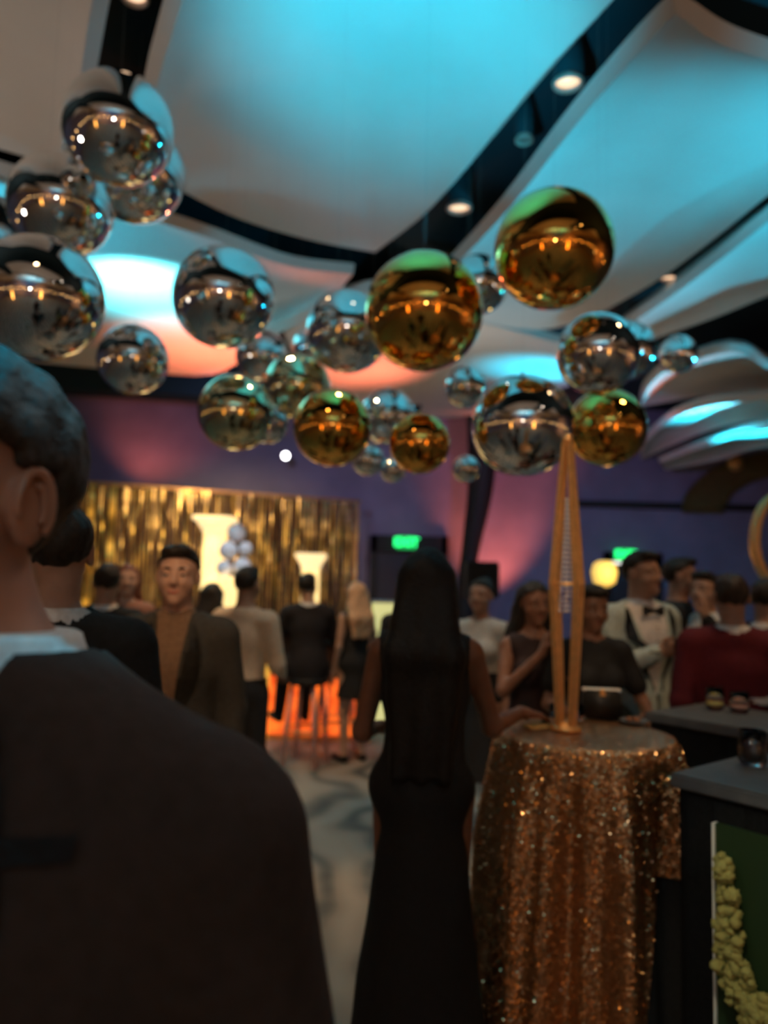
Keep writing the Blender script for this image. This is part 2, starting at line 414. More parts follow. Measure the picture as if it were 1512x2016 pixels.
def person(name, label, pos, rot, H=1.75, sex='m', skin_col=(0.42, 0.24, 0.16), hair_col=(0.02, 0.014, 0.01), hair='short',
           yaw=0.0, pitch=0.0, roll=0.0, lean=(0.0, 0.0), armL=None, armR=None, curlL=0.45, curlR=0.45, palmL=None, palmR=None, sit=None, top='jacket', top_col=(0.02, 0.02, 0.022),
           shirt_col=(0.7, 0.68, 0.66), leg='trousers', leg_col=(0.02, 0.02, 0.022), shoe_col=(0.015, 0.013, 0.012), h=0.009,
           vneck=True, beard=False, tie=None, lapel=None, wide=1.0, belt=False, sleeves=True, smile=False, skirt=None, collar=False, group=None, pocket=False, ears=True, collar_h=.062, volume=0.0, neck_r=.088, drop=0.0, hoff=(0, 0, 0), vw=.105):
    s = H / 1.75; fem = sex == 'f'
    root = thing(name, (pos[0], pos[1], 0), label, 'person', group, rot)
    sk = skin(skin_col)
    zt = 0.0
    if sit: zt = sit - 0.86 * s                                  # hips move down to the seat
    def U(x, y, z):                                              # upper-body point with lean
        q = max(0.0, z - 0.95); return A((x + lean[0] * q) * s, (y + lean[1] * q) * s, z * s + zt)
    hw = (0.155 if fem else 0.185) * wide
    torso = [ell(U(0, .01, .95), A(.168 if fem else .16, .118, .13) * s, .04), ell(U(0, 0, 1.10), A(.125 if fem else .143, .095, .15) * s, .05),
             ell(U(0, -.002, 1.28), A((.142 if fem else .165) * wide, .105 if fem else .115, .165) * s, .05),
             cap(U(-hw * .82, .012, 1.405 - drop), U(0, .015, 1.44), .052 * s, .062 * s, .05), cap(U(hw * .82, .012, 1.405 - drop), U(0, .015, 1.44), .052 * s, .062 * s, .05)]
    if fem: torso += [ell(U(-.072, -.088, 1.26), A(.062, .055, .062) * s, .03), ell(U(.072, -.088, 1.26), A(.062, .055, .062) * s, .03)]
    nb, hc = U(0, .018, 1.44), U(0, -.012, 1.632) + A(*hoff) * s
    neck = [cap(nb, hc + A(0, .022, -.05) * s, (.05 if fem else .060) * s, (.046 if fem else .056) * s, .03)]
    R = rotm(yaw, pitch, roll)
    def Hd(x, y, z): return hc + R @ (A(x, y, z) * s)
    head = [ell(Hd(0, .012, .032), A(.076, .095, .086) * s, .02, R), ell(Hd(0, -.028, -.045), A(.056, .062, .066) * s, .04, R),
            cap(Hd(0, -.070, -.088), Hd(0, -.066, -.080), .022 * s, .024 * s, .025), cap(Hd(-.045, -.045, -.030), Hd(-.03, -.066, -.02), .022 * s, .02 * s, .02),
            cap(Hd(.045, -.045, -.030), Hd(.03, -.066, -.02), .022 * s, .02 * s, .02),
            cap(Hd(-.04, -.068, .028), Hd(.04, -.068, .028), .014 * s, .014 * s, .015),
            sub(Hd(-.031, -.098, .010), Hd(-.031, -.098, .010), .014 * s, .014 * s, .012), sub(Hd(.031, -.098, .010), Hd(.031, -.098, .010), .014 * s, .014 * s, .012),
            cap(Hd(0, -.082, .022), Hd(0, -.104, -.018), .0085 * s, .0125 * s, .01), cap(Hd(-.012, -.092, -.021), Hd(.012, -.092, -.021), .008 * s, .008 * s, .008)]
    if ears:
        for sx in (-1, 1):
            head += [ell(Hd(sx * .079, .014, .0), A(.010, .020, .032) * s, .008, R), sub(Hd(sx * .093, .008, .002), Hd(sx * .093, .010, -.006), .010 * s, .008 * s, .005)]
    arms = []; hands = []; wr = {}
    for sx, spec, curl, pn in ((1, armL, curlL, palmL), (-1, armR, curlR, palmR)):
        sh = U(sx * hw, .014, 1.395 - drop * 1.1)
        spec = spec or ((sx * .045, .03, -.285), (sx * .055, -.05, -.535))
        el_, w_ = sh + A(*spec[0]) * s, sh + A(*spec[1]) * s
        q = .86 if fem else 1.0
        arms.append((sh, el_, w_, q))
        d = w_ - el_
        hd = A(*spec[2]) if len(spec) > 2 else d
        pn_ = A(*pn) if pn else A(-sx, 0, 0) if abs(d[2]) > abs(d[1]) else A(0, 0, -1) + A(-sx * .5, 0, 0)
        hands += finger_prims(w_, hd, pn_, A(0, -1, 0) if abs(d[2]) > abs(d[1]) else A(-sx, 0, .4), s * (.88 if fem else 1), curl)
        wr[sx] = w_
    armp = []
    for sh, el_, w_, q in arms:
        armp += [cap(sh, el_, .050 * q * s, .039 * q * s, .03), cap(el_, w_, .039 * q * s, .026 * q * s, .02)]
    legs = []; feet = []
    for sx in (-1, 1):
        if sit:
            hip = A(sx * .095 * s, 0, sit + .09 * s); kn = A(sx * .10 * s, -.43 * s, sit + .08 * s); an = A(sx * .09 * s + (.06 if sx > 0 else 0), -.36 * s - .04, sit - .36 * s)
        else:
            hip = A(sx * .09, 0, .90) * s; kn = A(sx * .095, -.015, .49) * s; an = A(sx * .10, .015, .085) * s
        legs += [cap(hip, kn, .085 * s, .056 * s, .03), cap(kn, an, .053 * s, .036 * s, .02)]
        fd = an + A(sx * .03, -.16, -.045) * s
        feet.append((an, fd)); legs.append(cap(an + A(0, .01, -.03) * s, fd, .032 * s, .025 * s, .02))
    body = link('body', fieldmesh('body', torso + neck + head + armp + hands + legs, h), sk, root)
    # ---- face parts
    hm = mat('hair', hair_col, 0.55, var=0.3, scale=80, bump=0.5)
    for sx in (-1, 1):
        eb = blob('eyeball', Hd(sx * .031, -.0755, .011), A(.0125, .0115, .0075) * s, EYEW, root, R, 10)
        blob('iris', Hd(sx * .031, -.0862, .0105), A(.0052, .0025, .0052) * s, IRIS, eb, R, 8)
        blob('eyelid', Hd(sx * .031, -.0748, .0155), A(.0140, .0135, .0070) * s, sk, root, R, 10)
        bm = B(); tube(bm, [Hd(sx * .014, -.084, .033), Hd(sx * .032, -.084, .038), Hd(sx * .05, -.072, .032)], [.004 * s, .0048 * s, .0025 * s], 6)
        from_bm('eyebrow', bm, hm, root, True)
    if h < .006:                                                 # seen close up: helix and antihelix folds on the ears
        for sx in (-1, 1):
            bm = B(); tube(bm, [Hd(sx * .0885, .014 + .0175 * math.cos(q * .3 - .9) - .002, .003 + .0285 * math.sin(q * .3 - .9)) for q in range(16)], [.0025 + .0028 * math.sin(PI * min(1, (q + 2) / 16)) for q in range(16)], 8)
            tube(bm, [Hd(sx * .0895, .013 + .0085 * math.cos(q * .3 - .9), .002 + .017 * math.sin(q * .3 - .9)) for q in range(10)], .0036, 8)
            from_bm('ear_fold', bm, sk, root, True)
    lips = tuple(min(1, c * f) for c, f in zip(skin_col, (.95, .55, .55)))
    bm = B()
    if smile: tube(bm, [Hd(-.032, -.076, -.046), Hd(-.016, -.089, -.055), Hd(0, -.093, -.057), Hd(.016, -.089, -.055), Hd(.032, -.076, -.046)], [.003 * s, .006 * s, .007 * s, .006 * s, .003 * s], 8)
    else: tube(bm, [Hd(-.024, -.080, -.052), Hd(0, -.093, -.052), Hd(.024, -.080, -.052)], [.003 * s, .0075 * s, .003 * s], 8)
    from_bm('mouth', bm, mat('lips', lips, 0.45), root, True)
    # ---- hair
    Ri = R.T
    def hl(x, y, z):
        dx, dy, dz = x - hc[0], y - hc[1], z - hc[2]
        return [(dx * R[0, i] + dy * R[1, i] + dz * R[2, i]) / s for i in range(3)]
    def face_cut(x, y, z):                                       # keep the face and ears free of hair
        a, b, c = hl(x, y, z)
        lowest = -.055 if hair == 'short' else -9
        keep = np.maximum(np.minimum(c - .062 + .25 * np.minimum(b + .09, .06), b + .012), -9)   # >0 where hair may be
        front = -(np.maximum(c - (.078 - .5 * np.maximum(b + .06, 0)), b - .0))
        side = lowest - c
        ear = np.minimum(.030 - np.abs(b - .008), .034 - c) if hair == 'short' else -9
        return np.maximum(np.maximum(front, side), ear) * s
    hp = [ell(Hd(0, .018, .040), A(.083, .100, .090) * s, .02, R)]
    if hair == 'short': hp += [ell(Hd(0, -.045, .105), A(.06, .045, .025) * s, .03, R)]
    if hair in ('long', 'very_long'):
        ln = .62 if hair == 'very_long' else .40
        bx = Hd(0, .055, .03); 
        for q in (-.048, 0, .048):
            p0 = Hd(q, .055, .02); p1 = U(q * 1.7, .125, 1.40); p2 = U(q * 1.5, .135, 1.632 - ln)
            hp += [cap(p0, p1, .05 * s, .05 * s, .04), cap(p1, p2, .05 * s, .030 * s, .04)]
        for sx in (-1, 1): hp += [cap(Hd(sx * .070, .02, .03), Hd(sx * .078, .02, -.10), .024 * s, .026 * s, .03), cap(Hd(sx * .078, .02, -.10), U(sx * .10, .05, 1.42), .026 * s, .022 * s, .03)]
    if volume: hp += [ell(Hd(0, .02, .055), A(.083 + volume, .10 + volume, .085 + volume) * s, .02, R)]
    if hair == 'bun': hp += [ell(Hd(0, .10, .09), A(.05, .05, .05) * s, .02, R)]
    if hair != 'none':
        link('hair', fieldmesh('hair', hp, min(h, .008), [face_cut], (.0035 if hair != 'very_long' else .002), (130 if hair != 'very_long' else 60)), hm, root)
    if beard:
        def bcut(x, y, z):
            a, b, c = hl(x, y, z); return np.maximum(np.maximum(c + .028, b - .02), -(np.abs(c + .052) + np.abs(a) * .3 - .012)) * s
        link('beard', fieldmesh('beard', inflate(head[1:3], .008 * s), .006, [bcut], .002, 160), hm, root)
    # ---- clothes
    def lim(zc, sgn=1): return lambda x, y, z: sgn * (zc - z)
    neckcut = lambda r: (lambda x, y, z: -(np.sqrt((x - nb[0]) ** 2 + (y - nb[1] + .0) ** 2 + ((z - nb[2] - .06 * s) * .9) ** 2) - r * s))
    surf = None
    if leg == 'trousers':
        tp = inflate([torso[0]] + [p for i, p in enumerate(legs) if i % 3 != 2], .016 * s)
        zlo = min(f[0][2] for f in feet) - .05 * s
        tr = link('trousers', fieldmesh('trousers', tp, h, [lim(zlo), lambda x, y, z: z - (1.04 * s + zt)], .002, 35), cloth(leg_col, name='trouser_cloth'), root)
    elif leg == 'skirt':
        L = skirt or 0.45
        sp = inflate([torso[0], torso[1]], .014 * s)
        if not sit: sp += [cap(A(0, .01, .92) * s, A(0, .01, L) * s, .13 * s, (.155 + .10 * (.9 - L)) * s, .05)]
        else: sp += inflate([legs[0], legs[3]], .02)
        link('skirt', fieldmesh('skirt', sp, h, [lim(L * s if not sit else -1), lambda x, y, z: z - (1.12 * s + zt)], .004, 26), cloth(leg_col, 0.8, 'skirt_cloth'), root)
    for a, f in feet:
        bm_p = [cap(a + A(0, .02, -.045) * s, f, .042 * s, .034 * s, .03)]
        zf = a[2] - .085 * s
        link('shoe', fieldmesh('shoe', bm_p, .012, [lim(zf)]), cloth(shoe_col, 0.4, 'shoe_leather'), root)
    cutz = U(0, 0, .80)[2]
    armc = []
    for sh, el_, w_, q in arms:
        if sleeves is True: armc += [cap(sh, el_, (.050 * q + .018) * s, (.039 * q + .020) * s, .04), cap(el_, el_ + (w_ - el_) * .93, (.039 * q + .020) * s, (.026 * q + .018) * s, .02)]
        elif sleeves == 'short': armc += [cap(sh, sh + (el_ - sh) * .62, (.050 * q + .016) * s, (.045 * q + .020) * s, .04)]
    if top == 'jacket':
        jp = inflate(torso, .022 * s) + armc + [cap(U(0, .01, 1.0), U(0, .01, .84), .13 * s, .155 * s, .06)]
        cuts = [lim(cutz), neckcut(neck_r)]
        if vneck:
            z0 = U(0, 0, 1.02)[2]; z1 = U(0, 0, 1.45)[2]
            cx = lambda z: lean[0] * np.maximum(z / s - .95, 0) * s
            cuts.append(lambda x, y, z: np.minimum(np.minimum((.012 * s + vw * s * np.clip((z - z0) / (z1 - z0), 0, 1.2)) * (z > z0 - .25 * s) - np.abs(x - cx(z)), -(y - lean[1] * .3 * s + .01 * s)), z - (z0 - .22 * s)))
        jk = link('jacket', fieldmesh('jacket', jp, h, cuts, .0025, 30), cloth(top_col, name='jacket_wool', sheen=.0), root)
        shp = inflate(torso, .009 * s) + [cap(nb, nb + A(0, 0, collar_h - .005) * s, .066 * s, .062 * s, .02)]
        link('shirt', fieldmesh('shirt', shp, h, [lim(U(0, 0, .9)[2]), lambda x, y, z: z - (nb[2] + (collar_h if not collar == 'turtle' else .078) * s)], .001, 30), cloth(shirt_col, name='shirt_cotton'), root)
        surf = jk
    elif top == 'shirt':
        sp = inflate(torso, .012 * s) + armc
        if collar: sp += [cap(nb, nb + A(0, 0, .045) * s, .068 * s, .064 * s, .02)]
        cuts = [lim(U(0, 0, .93 if leg == 'trousers' else 1.0)[2])]
        if not collar: cuts.append(neckcut(.085 if sleeves else .10))
        else: cuts.append(lambda x, y, z: z - (nb[2] + .045 * s))
        if not sleeves:
            for sx in (-1, 1):
                a = U(sx * (hw + .035), .014, 1.39)
                cuts.append(lambda x, y, z, a=a: -(np.sqrt((x - a[0]) ** 2 + (y - a[1]) ** 2 * .5 + (z - a[2]) ** 2 * .35) - .055 * s))
        surf = link('top', fieldmesh('top', sp, h, cuts, .003, 32), cloth(top_col, 0.7, name='shirt_cloth'), root)
    if belt:
        bm = B(); n = 28; c = U(0, .005, 1.0)
        for zz in (-.018, .018):
            for k in range(n):
                a = 2 * PI * k / n; bm.verts.new(Vector(c) + Vector((.172 * s * math.cos(a), .128 * s * math.sin(a), zz)))
        bm.verts.ensure_lookup_table()
        for k in range(n): bm.faces.new((bm.verts[k], bm.verts[(k + 1) % n], bm.verts[n + (k + 1) % n], bm.verts[n + k]))
        from_bm('belt', bm, M['leather'], root, True)
    if surf is not None and (lapel or tie or pocket):
        bv = BVHTree.FromPolygons([v.co for v in surf.data.vertices], [p.vertices for p in surf.data.polygons])
        sv = surf
        def on(x, z, off):
            p = U(x, -.6, z); r = bv.ray_cast(Vector(p), Vector((0, 1, 0)))
            return (r[0] if r[0] else Vector(U(x, -.12, z))) + Vector((0, -off, 0))
        def patch(nm, rows, m, off=.006):
            bm = B(); vs = [[bm.verts.new(on(x, z, off)) for x in xs] for z, xs in rows]
            for a, b in zip(vs, vs[1:]):
                for k in range(len(a) - 1): bm.faces.new((a[k], a[k + 1], b[k + 1], b[k]))
            r = bmesh.ops.solidify(bm, geom=bm.faces[:], thickness=.004)
            bmesh.ops.recalc_face_normals(bm, faces=bm.faces)
            return from_bm(nm, bm, m, root, False)
        if lapel:
            lm = cloth(lapel, 0.35, 'satin_lapel', bump=.05)
            for sx in (-1, 1):
                rows = []
                for i in range(9):
                    t = i / 8; z = 1.455 - .415 * t; e = vw + .012 - (vw - .005) * t; wd = .012 + .066 * math.sin(PI * min(1, t * 1.12 + .05)) ** .8 if t < .87 else .012
                    rows.append((z, [sx * (e + wd * q / 3) for q in range(4)]))
                patch('lapel', rows, lm)
        if pocket: patch('pocket', [(pocket + .008, [.085, .105, .125, .145]), (pocket - .008, [.085, .105, .125, .145])], cloth(lapel or top_col, .5, 'pocket_welt'))
        if tie == 'bow':
            tm = cloth((.012, .012, .013), .5, 'bow_tie'); bm = B()
            c = U(0, -.098, 1.445)
            for sx in (-1, 1): bmesh.ops.create_cone(bm, segments=10, radius1=.008 * s, radius2=.03 * s, depth=.055 * s, cap_ends=True, matrix=Matrix.Translation(Vector(c) + Vector((sx * .030 * s, 0, 0))) @ Matrix.Rotation(sx * PI / 2, 4, 'Y') @ Matrix.Diagonal((1, .5, 1, 1)))
            bmesh.ops.create_uvsphere(bm, u_segments=8, v_segments=6, radius=.012 * s, matrix=Matrix.Translation(Vector(c) + Vector((0, -.006, 0))))
            from_bm('bow_tie', bm, tm, root)
            for q in (1.36, 1.29, 1.22): blob('shirt_stud', U(0, -.128, q), A(.005, .004, .005), M['black'], root, I3, 8)
    root['_wr'] = [float(x) for x in wr[1]] + [float(x) for x in wr[-1]]
    return root
# ================================================================== the room
X0, X1, Y0, Y1, ZC = -8.5, 10.5, -7.0, 14.3, 4.95
def struct(name, c, s, m, rz=0.0):
    bm = box(B(), c, s, rz); return tag(from_bm(name, bm, m), kind='structure')
struct('floor', ((X0 + X1) / 2, (Y0 + Y1) / 2, -.05), (X1 - X0, Y1 - Y0, .1), M['carpet'])
ceiling = struct('ceiling', ((X0 + X1) / 2, (Y0 + Y1) / 2, ZC + .06), (X1 - X0, Y1 - Y0, .12), M['dark_ceiling'])
struct('wall_far', ((X0 + X1) / 2, Y1 + .1, ZC / 2), (X1 - X0 + .4, .2, ZC), M['wall'])
struct('wall_back', ((X0 + X1) / 2, Y0 - .1, ZC / 2), (X1 - X0 + .4, .2, ZC), M['wall'])
struct('wall_left', (X0 - .1, (Y0 + Y1) / 2, ZC / 2), (.2, Y1 - Y0, ZC), M['wall'])
struct('wall_right', (X1 + .1, (Y0 + Y1) / 2, ZC / 2), (.2, Y1 - Y0, ZC), M['wall'])
struct('trim_1', (-3.9, 12.3, 4.72), (9.0, .5, .44), M['dark_ceiling'], math.radians(8))       # dark header beam across the far left
struct('trim_2', (7.0, 14.24, 3.12), (6.8, .10, .12), M['black'], 0)

def curve(pts, n):
    pts = [Vector(p) for p in pts]; out = []
    m = len(pts) - 1
    for i in range(n + 1):
        t = i / n * m; k = min(int(t), m - 1); f = t - k
        p0, p1, p2, p3 = pts[max(k - 1, 0)], pts[k], pts[k + 1], pts[min(k + 2, m)]
        out.append(.5 * ((2 * p1) + (p2 - p0) * f + (2 * p0 - 5 * p1 + 4 * p2 - p3) * f * f + (3 * p1 - p0 - 3 * p2 + p3) * f ** 3))
    return out
def panel(bottom, top, left, right, z, bulge, thick=.10, n=18, raw=False):
    """a billowed ceiling panel: four edge curves blended into a patch, vaulted upward between its edges, rounded drop at the rim"""
    conv = (lambda e: [Vector((*p, z)) for p in e]) if raw else (lambda e: [atZ(x, y, z) for x, y in e])
    b, t, l, r = [curve(conv(e), n) for e in (bottom, top, left, right)]
    bm = B(); g = []
    for i in range(n + 1):
        u = i / n; row = []
        for j in range(n + 1):
            v = j / n
            p = (1 - v) * b[i] + v * t[i] + (1 - u) * l[j] + u * r[j] - ((1 - u) * (1 - v) * b[0] + u * (1 - v) * b[n] + (1 - u) * v * t[0] + u * v * t[n])
            p.z = z + bulge * (math.sin(PI * u) ** .6) * (math.sin(PI * v) ** .6)
            row.append(bm.verts.new(p))
        g.append(row)
    for i in range(n):
        for j in range(n): bm.faces.new((g[i][j], g[i][j + 1], g[i + 1][j + 1], g[i + 1][j]))
    bmesh.ops.recalc_face_normals(bm, faces=bm.faces)
    if sum(f.normal.z for f in bm.faces) > 0: bmesh.ops.reverse_faces(bm, faces=bm.faces)
    bmesh.ops.solidify(bm, geom=bm.faces[:], thickness=thick)
    o = from_bm('ceiling_panel', bm, M['panel'], ceiling, True)
    o.data.set_sharp_from_angle(angle=math.radians(40))
    return o
PL = 4.5
panel([(285, 335), (450, 422), (600, 470), (738, 497)], [(440, -300), (900, -330), (1420, -240)],
      [(285, 335), (305, 190), (350, 30), (440, -300)], [(738, 497), (840, 418), (940, 300), (1070, 145), (1225, -20), (1420, -240)], PL, .22)
panel([(840, 580), (960, 635), (1080, 648), (1190, 612)], [(1330, 25), (1410, 85), (1520, 128), (1760, 200)],
      [(840, 580), (990, 425), (1150, 225), (1330, 25)], [(1190, 612), (1290, 555), (1400, 475), (1512, 385), (1760, 190)], PL, .22)
panel([(1200, 665), (1215, 680), (1235, 690)], [(1760, 250), (1900, 320), (1950, 400)],
      [(1200, 665), (1310, 592), (1420, 510), (1512, 438), (1760, 250)], [(1235, 690), (1300, 663), (1400, 628), (1512, 582), (1950, 400)], PL, .18)
panel([(-320, 190), (-100, 265), (110, 325)], [(-420, -320), (-100, -320), (255, -320)],
      [(-320, 190), (-360, 0), (-420, -320)], [(110, 325), (150, 190), (182, 0), (255, -320)], PL, .22)
panel([(-320, 655), (0, 705), (260, 730), (430, 735), (530, 645)], [(-320, 250), (0, 345), (370, 455), (560, 522), (695, 540)],
      [(-320, 655), (-320, 450), (-320, 250)], [(530, 645), (640, 590), (695, 540)], PL, .2)
panel([(600, 765), (760, 800), (900, 822), (1120, 760)], [(560, 655), (720, 572), (860, 610), (1150, 690)],
      [(600, 765), (580, 710), (560, 655)], [(1120, 760), (1130, 730), (1150, 690)], PL, .12)
panel([(1262, 800), (1400, 778), (1512, 770), (1760, 765)], [(1300, 735), (1440, 692), (1540, 730), (1760, 640)],
      [(1262, 800), (1275, 765), (1300, 735)], [(1760, 765), (1760, 700), (1760, 640)], 4.25, .15)
panel([(1262, 905), (1390, 850), (1512, 826), (1760, 815)], [(1270, 872), (1350, 812), (1512, 788), (1760, 780)],
      [(1262, 905), (1265, 890), (1270, 872)], [(1760, 815), (1760, 800), (1760, 780)], 3.95, .12)
panel([(1310, 925), (1420, 905), (1512, 880), (1760, 870)], [(1300, 912), (1400, 876), (1512, 846), (1760, 830)],
      [(1310, 925), (1305, 918), (1300, 912)], [(1760, 870), (1760, 850), (1760, 830)], 3.7, .10)
# the same panels go on overhead and behind (they show in the mirror balls)
for (xa, xb, ya, yb) in ((-8.2, -4.0, -6.7, -1.6), (-3.7, 0.6, -6.7, -1.6), (0.9, 5.2, -6.7, -1.6), (5.5, 10.2, -6.7, -1.4), (-8.2, -4.3, -1.2, 2.0), (-3.2, 2.0, -1.2, 1.1), (4.6, 10.2, -1.0, 1.6)):
    panel([(xa, ya), (xb, ya)], [(xa, yb), (xb, yb)], [(xa, ya), (xa, yb)], [(xb, ya), (xb, yb)], PL, .22, n=12, raw=True)

ORD = 'first second third fourth fifth sixth seventh eighth ninth tenth eleventh'.split()
def downlight(px, py, r, bright, label, z=4.62):
    p = atZ(px, py, z)
    t = thing('downlight', p, label, 'ceiling light')
    bm = lathe(B(), [(r * 1.25, .33), (r * 1.25, .03)], 24); from_bm('housing', bm, M['dark_ceiling'], t, True)
    bm = lathe(B(), [(r * 1.26, .006), (r * 1.24, -.004), (r * 1.05, -.010), (r, .02), (r * .95, .05)], 24, caps=False); from_bm('trim_ring', bm, M['trim'], t, True)
    bm = lathe(B(), [(0.0001, .015), (r * .98, .02)], 24); from_bm('lens', bm, bright, t, True)
downlight(1118, 165, .075, M['downlight'], 'large warm round downlight in the dark channel, nearest of the row')
downlight(1032, 277, .05, M['trim'], 'small unlit round fixture in the dark ceiling channel between two lit downlights')
downlight(904, 411, .085, M['downlight'], 'warm round downlight in the dark channel just above the big gold balls')
downlight(1316, 548, .07, M['downlight'], 'small warm downlight in the narrow dark slot at right, above the chrome balls')
downlight(265, -4, .06, M['downlight'], 'warm downlight at the top edge in the wide dark channel above the left chrome balls')
for i, (x, y) in enumerate(((-3.85, -4), (.75, -3), (5.35, -4), (-1.5, -1.4), (3, -1.2), (2.9, .3))):
    t = thing('downlight', (x, y, 4.62), ORD[i] + ' bright round downlight overhead behind the viewer, counted in ceiling order', 'ceiling light')
    from_bm('housing', lathe(B(), [(.10, .33), (.10, .03)], 24), M['dark_ceiling'], t, True); from_bm('lens', lathe(B(), [(.0001, .015), (.078, .02)], 24), M['downlight_bright'], t, True)
    from_bm('trim_ring', lathe(B(), [(.101, .006), (.09, -.006), (.08, .02)], 24, caps=False), M['trim'], t, True)
    l = spot('downlight_beam', (x, y, 4.55), (x, y, 0), 18, WARM, 90, 1.0, .06)

# ------------------------------------------------------------------ far wall
def dark_rib():
    pts = [atY(938, 745, 13.2), atY(948, 860, 13.3), atY(946, 960, 13.4), atY(930, 1060, 13.4), atY(918, 1150, 13.4), atY(912, 1290, 13.4)]
    pts[-1].z = .0
    bm = tube(B(), [tuple(p) for p in curve(pts, 24)], [.20 + .05 * math.sin(i * .26) for i in range(25)], 12)
    return tag(from_bm('draped_column', bm, M['black'], None, True), 'dark curving draped column on the far wall beside the coral glow', 'column')
dark_rib()
def door(name, px0, px1, pytop, wide):
    a, b = atY(px0, 1140, Y1), atY(px1, 1140, Y1); zt = atY((px0 + px1) / 2, pytop, Y1).z
    t = tag(thing(name, ((a.x + b.x) / 2, Y1, 0), 'dark double doors in the far wall under a green exit sign', None), kind='structure'); W = b.x - a.x
    del t['label']
    bm = B(); box(bm, (-W / 2 + .06, -.05, zt / 2), (.12, .12, zt)); box(bm, (W / 2 - .06, -.05, zt / 2), (.12, .12, zt)); box(bm, (0, -.05, zt - .16), (W, .12, .32))
    from_bm('door_frame', bm, M['black'], t)
    for sx in (-1, 1):
        lf = from_bm('door_leaf', box(B(), (sx * (W / 4 - .03), -.03, (zt - .33) / 2), (W / 2 - .07, .05, zt - .35), bevel=.006), cloth((.03, .03, .045), .5, 'door_paint'), t)
        from_bm('door_handle', tube(B(), [(sx * .12, -.06, 1.05), (sx * .12, -.11, 1.07), (sx * .12, -.11, 1.33), (sx * .12, -.06, 1.35)], .012, 8), M['black_metal'], lf, True)
door('door_1', 728, 880, 1055, 1)
door('door_2', 1188, 1300, 1088, 1)

def exit_sign(px, py, w_, h_, label):
    p = atY(px, py, Y1 - .2)
    t = thing('exit_sign', p, label, 'sign')
    from_bm('housing', box(B(), (0, .04, 0), (w_, .06, h_), bevel=.01), M['exit_face'], t)
    cu = bpy.data.curves.new('exit_lettering', 'FONT'); cu.body = 'EXIT'; cu.align_x = 'CENTER'; cu.align_y = 'CENTER'; cu.size = h_ * .95; cu.extrude = .006; cu.offset = .006
    tmp = bpy.data.objects.new('tmp', cu); C.objects.link(tmp)
    bpy.context.view_layer.update()
    me = bpy.data.meshes.new_from_object(tmp); bpy.data.objects.remove(tmp)
    o = link('lettering', me, M['exit_green'], t); o.location = (0, .004, 0); o.rotation_euler = (PI / 2, 0, 0)
    from_bm('bracket', box(B(), (0, .13, 0), (.08, .14, .06)), M['black'], t)
    return t
exit_sign(800, 1068, .36, .24, 'green exit sign left of the dark draped column, above the dark doors')
exit_sign(1233, 1092, .30, .22, 'green exit sign over the head of the man in the white jacket')
p = atY(1222, 1108, Y1 - .18)
t = thing('emergency_light', p, 'white lit emergency light tucked under the right exit sign', 'wall light')
from_bm('body', box(B(), (-.04, .06, 0), (.34, .12, .07), bevel=.01), M['black'], t); from_bm('lens', box(B(), (-.04, -.005, 0), (.30, .03, .05), bevel=.008), M['soft_lamp'], t)
p = atY(562, 897, 13.6)
t = thing('wall_spotlight', p, 'small brilliant white spotlight high on the far wall above the gold curtain', 'spotlight')
from_bm('can', tube(B(), [(0, .02, 0), (0, .25, .03)], [.07, .06], 14), M['black_metal'], t, True)
from_bm('lens', tube(B(), [(0, -.005, 0), (0, .03, 0)], [.055, .06], 14), M['white_lamp'], t, True)
from_bm('bracket', tube(B(), [(0, .2, .03), (0, .45, .06), (0, .69, .06)], .02, 8), M['black_metal'], t, True)
p = atY(948, 1143, 9.6)
t = thing('speaker_stand', (p.x, p.y, 0), 'black tripod stand under the loudspeaker behind the long haired woman', 'stand')
from_bm('pole', tube(B(), [(0, 0, .35), (0, 0, p.z - .22)], .02, 8), M['black_metal'], t, True)
for k in range(3): from_bm('leg', tube(B(), [(0, 0, .55), (.42 * math.cos(k * 2.1 + .4), .42 * math.sin(k * 2.1 + .4), .012)], .012, 6), M['black_metal'], t, True)
t = thing('loudspeaker', (p.x, p.y, p.z - .22), 'black box loudspeaker on a stand in front of the coral lit wall', 'loudspeaker')
from_bm('cabinet', box(B(), (0, 0, .23), (.40, .36, .45), bevel=.02), cloth((.012, .014, .022), .6, 'speaker_paint'), t)
from_bm('grille', box(B(), (0, -.185, .23), (.35, .02, .40), bevel=.008), M['black_metal'], t)

